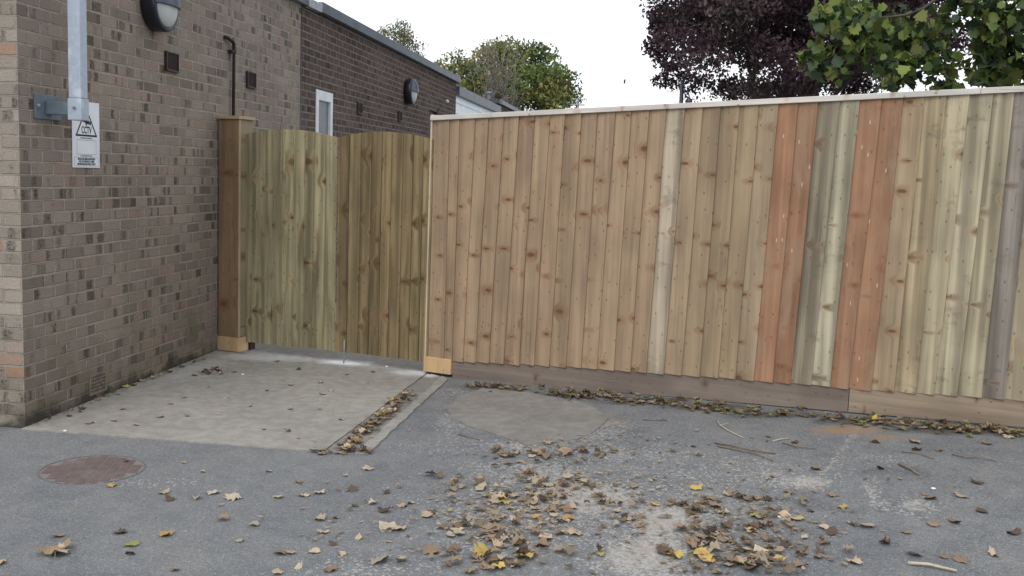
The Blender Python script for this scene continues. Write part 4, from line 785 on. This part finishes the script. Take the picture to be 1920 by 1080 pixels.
# uncountable crumbled litter
def litter(name,label,spots,size,tones):
    bm=bmesh.new(); 
    P=[];C=[];S_=[]
    for it in spots:
        px,py=it
        if py>1079: continue
        p=G(px,py); P.append((p[0],p[1],zsurf(p[0],p[1])+random.uniform(.001,.012))); C.append(np.array(TC[random.choice(tones)])*random.uniform(.6,1.15))
    P=np.array(P); C=np.array(C); n=len(P); S=np.array([(x,y) for x,y in (OVAL if size<.04 else PLANE)]); k=len(S)
    th=rng.uniform(0,2*np.pi,n); sz=size*rng.uniform(.4,1.3,n); tx=rng.normal(0,.35,(n,2)); V=np.zeros((n,k,3)); X_=S[None,:,0]*sz[:,None]*rng.uniform(.4,1,(n,1)); Y_=S[None,:,1]*sz[:,None]
    V[...,0]=P[:,0,None]+X_*np.cos(th)[:,None]-Y_*np.sin(th)[:,None]; V[...,1]=P[:,1,None]+X_*np.sin(th)[:,None]+Y_*np.cos(th)[:,None]; V[...,2]=P[:,2,None]+np.abs(X_*tx[:,0:1]+Y_*tx[:,1:2])+2.5*X_**2/np.maximum(sz,1e-3)[:,None]*.5
    me=bpy.data.meshes.new(name); me.vertices.add(n*k); me.vertices.foreach_set('co',V.reshape(-1).astype(np.float32)); me.loops.add(n*k); me.loops.foreach_set('vertex_index',np.arange(n*k,dtype=np.int32)); me.polygons.add(n); me.polygons.foreach_set('loop_start',np.arange(0,n*k,k,dtype=np.int32)); me.update(calc_edges=True); me.validate()
    a=me.color_attributes.new('tint','FLOAT_COLOR','POINT'); a.data.foreach_set('color',np.repeat(np.concatenate([C,np.ones((n,1))],axis=1),k,axis=0).reshape(-1).astype(np.float32)); me.materials.append(LF)
    o=bpy.data.objects.new(name,me); link(o); tag(o,label,kind='stuff'); o['category']='litter'; return o
sp=list(seg((870,722),(1160,745),260,6))+list(seg((1020,738),(1350,765),520,9))+list(seg((1300,766),(1590,785),330,8))+list(seg((1590,790),(1919,812),560,10))
litter('leaf_litter','crumbled dead leaves and moss packed along the foot of the gravel boards',sp[::3],.055,['brown','dark','tan','brown','tan','brown','tan','brown','green'])
sp=list(seg((640,848),(770,742),170,7))+list(seg((590,850),(700,850),50,4)); litter('leaf_litter','crumbled leaf fragments packed in the gutter under the whole leaves',sp,.045,['brown','tan','dark'])
sp=list(blob(960,965,170,75,420))+list(blob(1100,900,200,60,240))+list(blob(1420,1000,130,80,330))+list(blob(1250,1000,160,90,160))+list(blob(1100,835,230,22,120))+list(blob(1500,920,330,100,90))+list(blob(700,960,250,100,60)); litter('leaf_litter','crumbs of dry leaf strewn over the gritty tarmac at the front',sp,.036,['brown','tan','pale','tan','tan','brown','pale'])
sp=list(seg((820,900),(1500,1040),40,26))+list(seg((900,860),(1250,960),40,22))+list(blob(965,985,150,60,60))+list(blob(1000,930,170,40,40))+list(blob(1410,990,120,60,60))+list(blob(1400,1050,180,24,36))+list(blob(930,1050,150,24,26))+list(blob(1110,850,190,12,34))+list(blob(1330,945,120,20,16)); litter('leaf_litter','overlapping dry leaves matted into heaps on the gritty tarmac',sp,.06,['brown','tan','brown','pale','dark','tan','tan','brown'])
sp=list(seg((60,800),(400,668),150,3))+list(seg((355,705),(425,695),60,6)); litter('leaf_litter','dark crumbs of leaf and dirt along the foot of the brick wall',sp,.028,['dark','brown','tan'])
many(list(blob(395,700,30,7,12)),['brown','dark','tan'],(.05,.09),'dead leaf in the small heap on the slab in front of the boxed post')
TW=plain('dry_twig',(.17,.14,.11),.8,0,.25,40); TWL=plain('stripped_pale_twig',(.42,.38,.3),.8,0,.15,40)
for pl,r,m,lb in [([(1343,788),(1350,800),(1365,810),(1393,822)],.004,TWL,'pale twig with a kinked end near the first gravel board'),([(1340,832),(1370,838),(1410,848),(1455,852)],.006,TW,'longest twig of the bundle in the middle of the right tarmac'),([(1345,838),(1380,846),(1420,855),(1450,866)],.005,TW,'twig lying just under the longest one of the bundle'),([(1468,832),(1495,840),(1530,843)],.004,TW,'short grey twig right of the twig bundle'),([(1685,872),(1705,882),(1724,893)],.006,TW,'forked twig pointing down right on the right tarmac'),([(1785,853),(1810,860),(1840,861),(1868,866)],.004,TW,'slightly wavy twig near the right edge of the tarmac'),([(1690,848),(1720,852),(1752,862)],.004,TW,'thin straight twig left of the wavy one'),([(1702,1059),(1740,1064),(1794,1074)],.008,TWL,'thick stripped pale twig at the bottom right'),([(1075,742),(1090,743),(1105,742)],.006,TWL,'pale wood splinter against the first gravel board'),([(1205,788),(1230,790),(1250,789)],.004,TW,'thin twig lying left of the kinked pale one'),([(1448,829),(1465,826),(1480,824)],.004,TWL,'short pale twig above the right end of the bundle'),([(860,815),(880,822),(900,826)],.004,TW,'little twig on the tarmac below the concrete patch'),([(1075,845),(1100,838),(1125,838)],.004,TW,'curved twig above the grit at the centre'),([(935,1005),(955,1018),(975,1022)],.004,TW,'twig poking from the leaves at the bottom centre')]:
    pts=[G(*q) for q in pl]; c=pts[0]; z0=[zsurf(p[0],p[1]) for p in pts]
    bm=bmesh.new(); tube(bm,[(p[0]-c[0],p[1]-c[1],z-z0[0]+r*.9+(.006 if 0<i<len(pts)-1 else 0)) for i,(p,z) in enumerate(zip(pts,z0))],[r*(1-.45*i/len(pts)) for i in range(len(pts))],6)
    if 'kinked' in lb or 'longest' in lb or 'forked' in lb: a=pts[1]-c; tube(bm,[(a[0],a[1],r+.006),(a[0]+.06,a[1]+.03,r+.012)],[r*.6,r*.3],5)
    tag(obj('twig',bm,m,smooth=True,loc=(c[0],c[1],z0[0])),lb,'twig')
# small white stones
for px,py,lb in [(122,812,'white pebble on the tarmac edge near the brick corner'),(663,847,'white pebble at the gutter mouth'),(1462,971,'white pebble left of the single tan leaf'),(725,690,'white chip on the slab under the right gate leaf'),(1750,918,'white chip on the right tarmac'),(455,705,'white chip beside the heap on the slab')]:
    p=G(px,py); bm=bmesh.new(); bmesh.ops.create_icosphere(bm,subdivisions=2,radius=.012)
    for v in bm.verts: v.co=Vector((v.co.x*random.uniform(.9,1.2),v.co.y*random.uniform(.7,1.),v.co.z*.5))
    tag(obj('pebble',bm,WHT,loc=(p[0],p[1],zsurf(p[0],p[1])+.005)),lb,'stone')
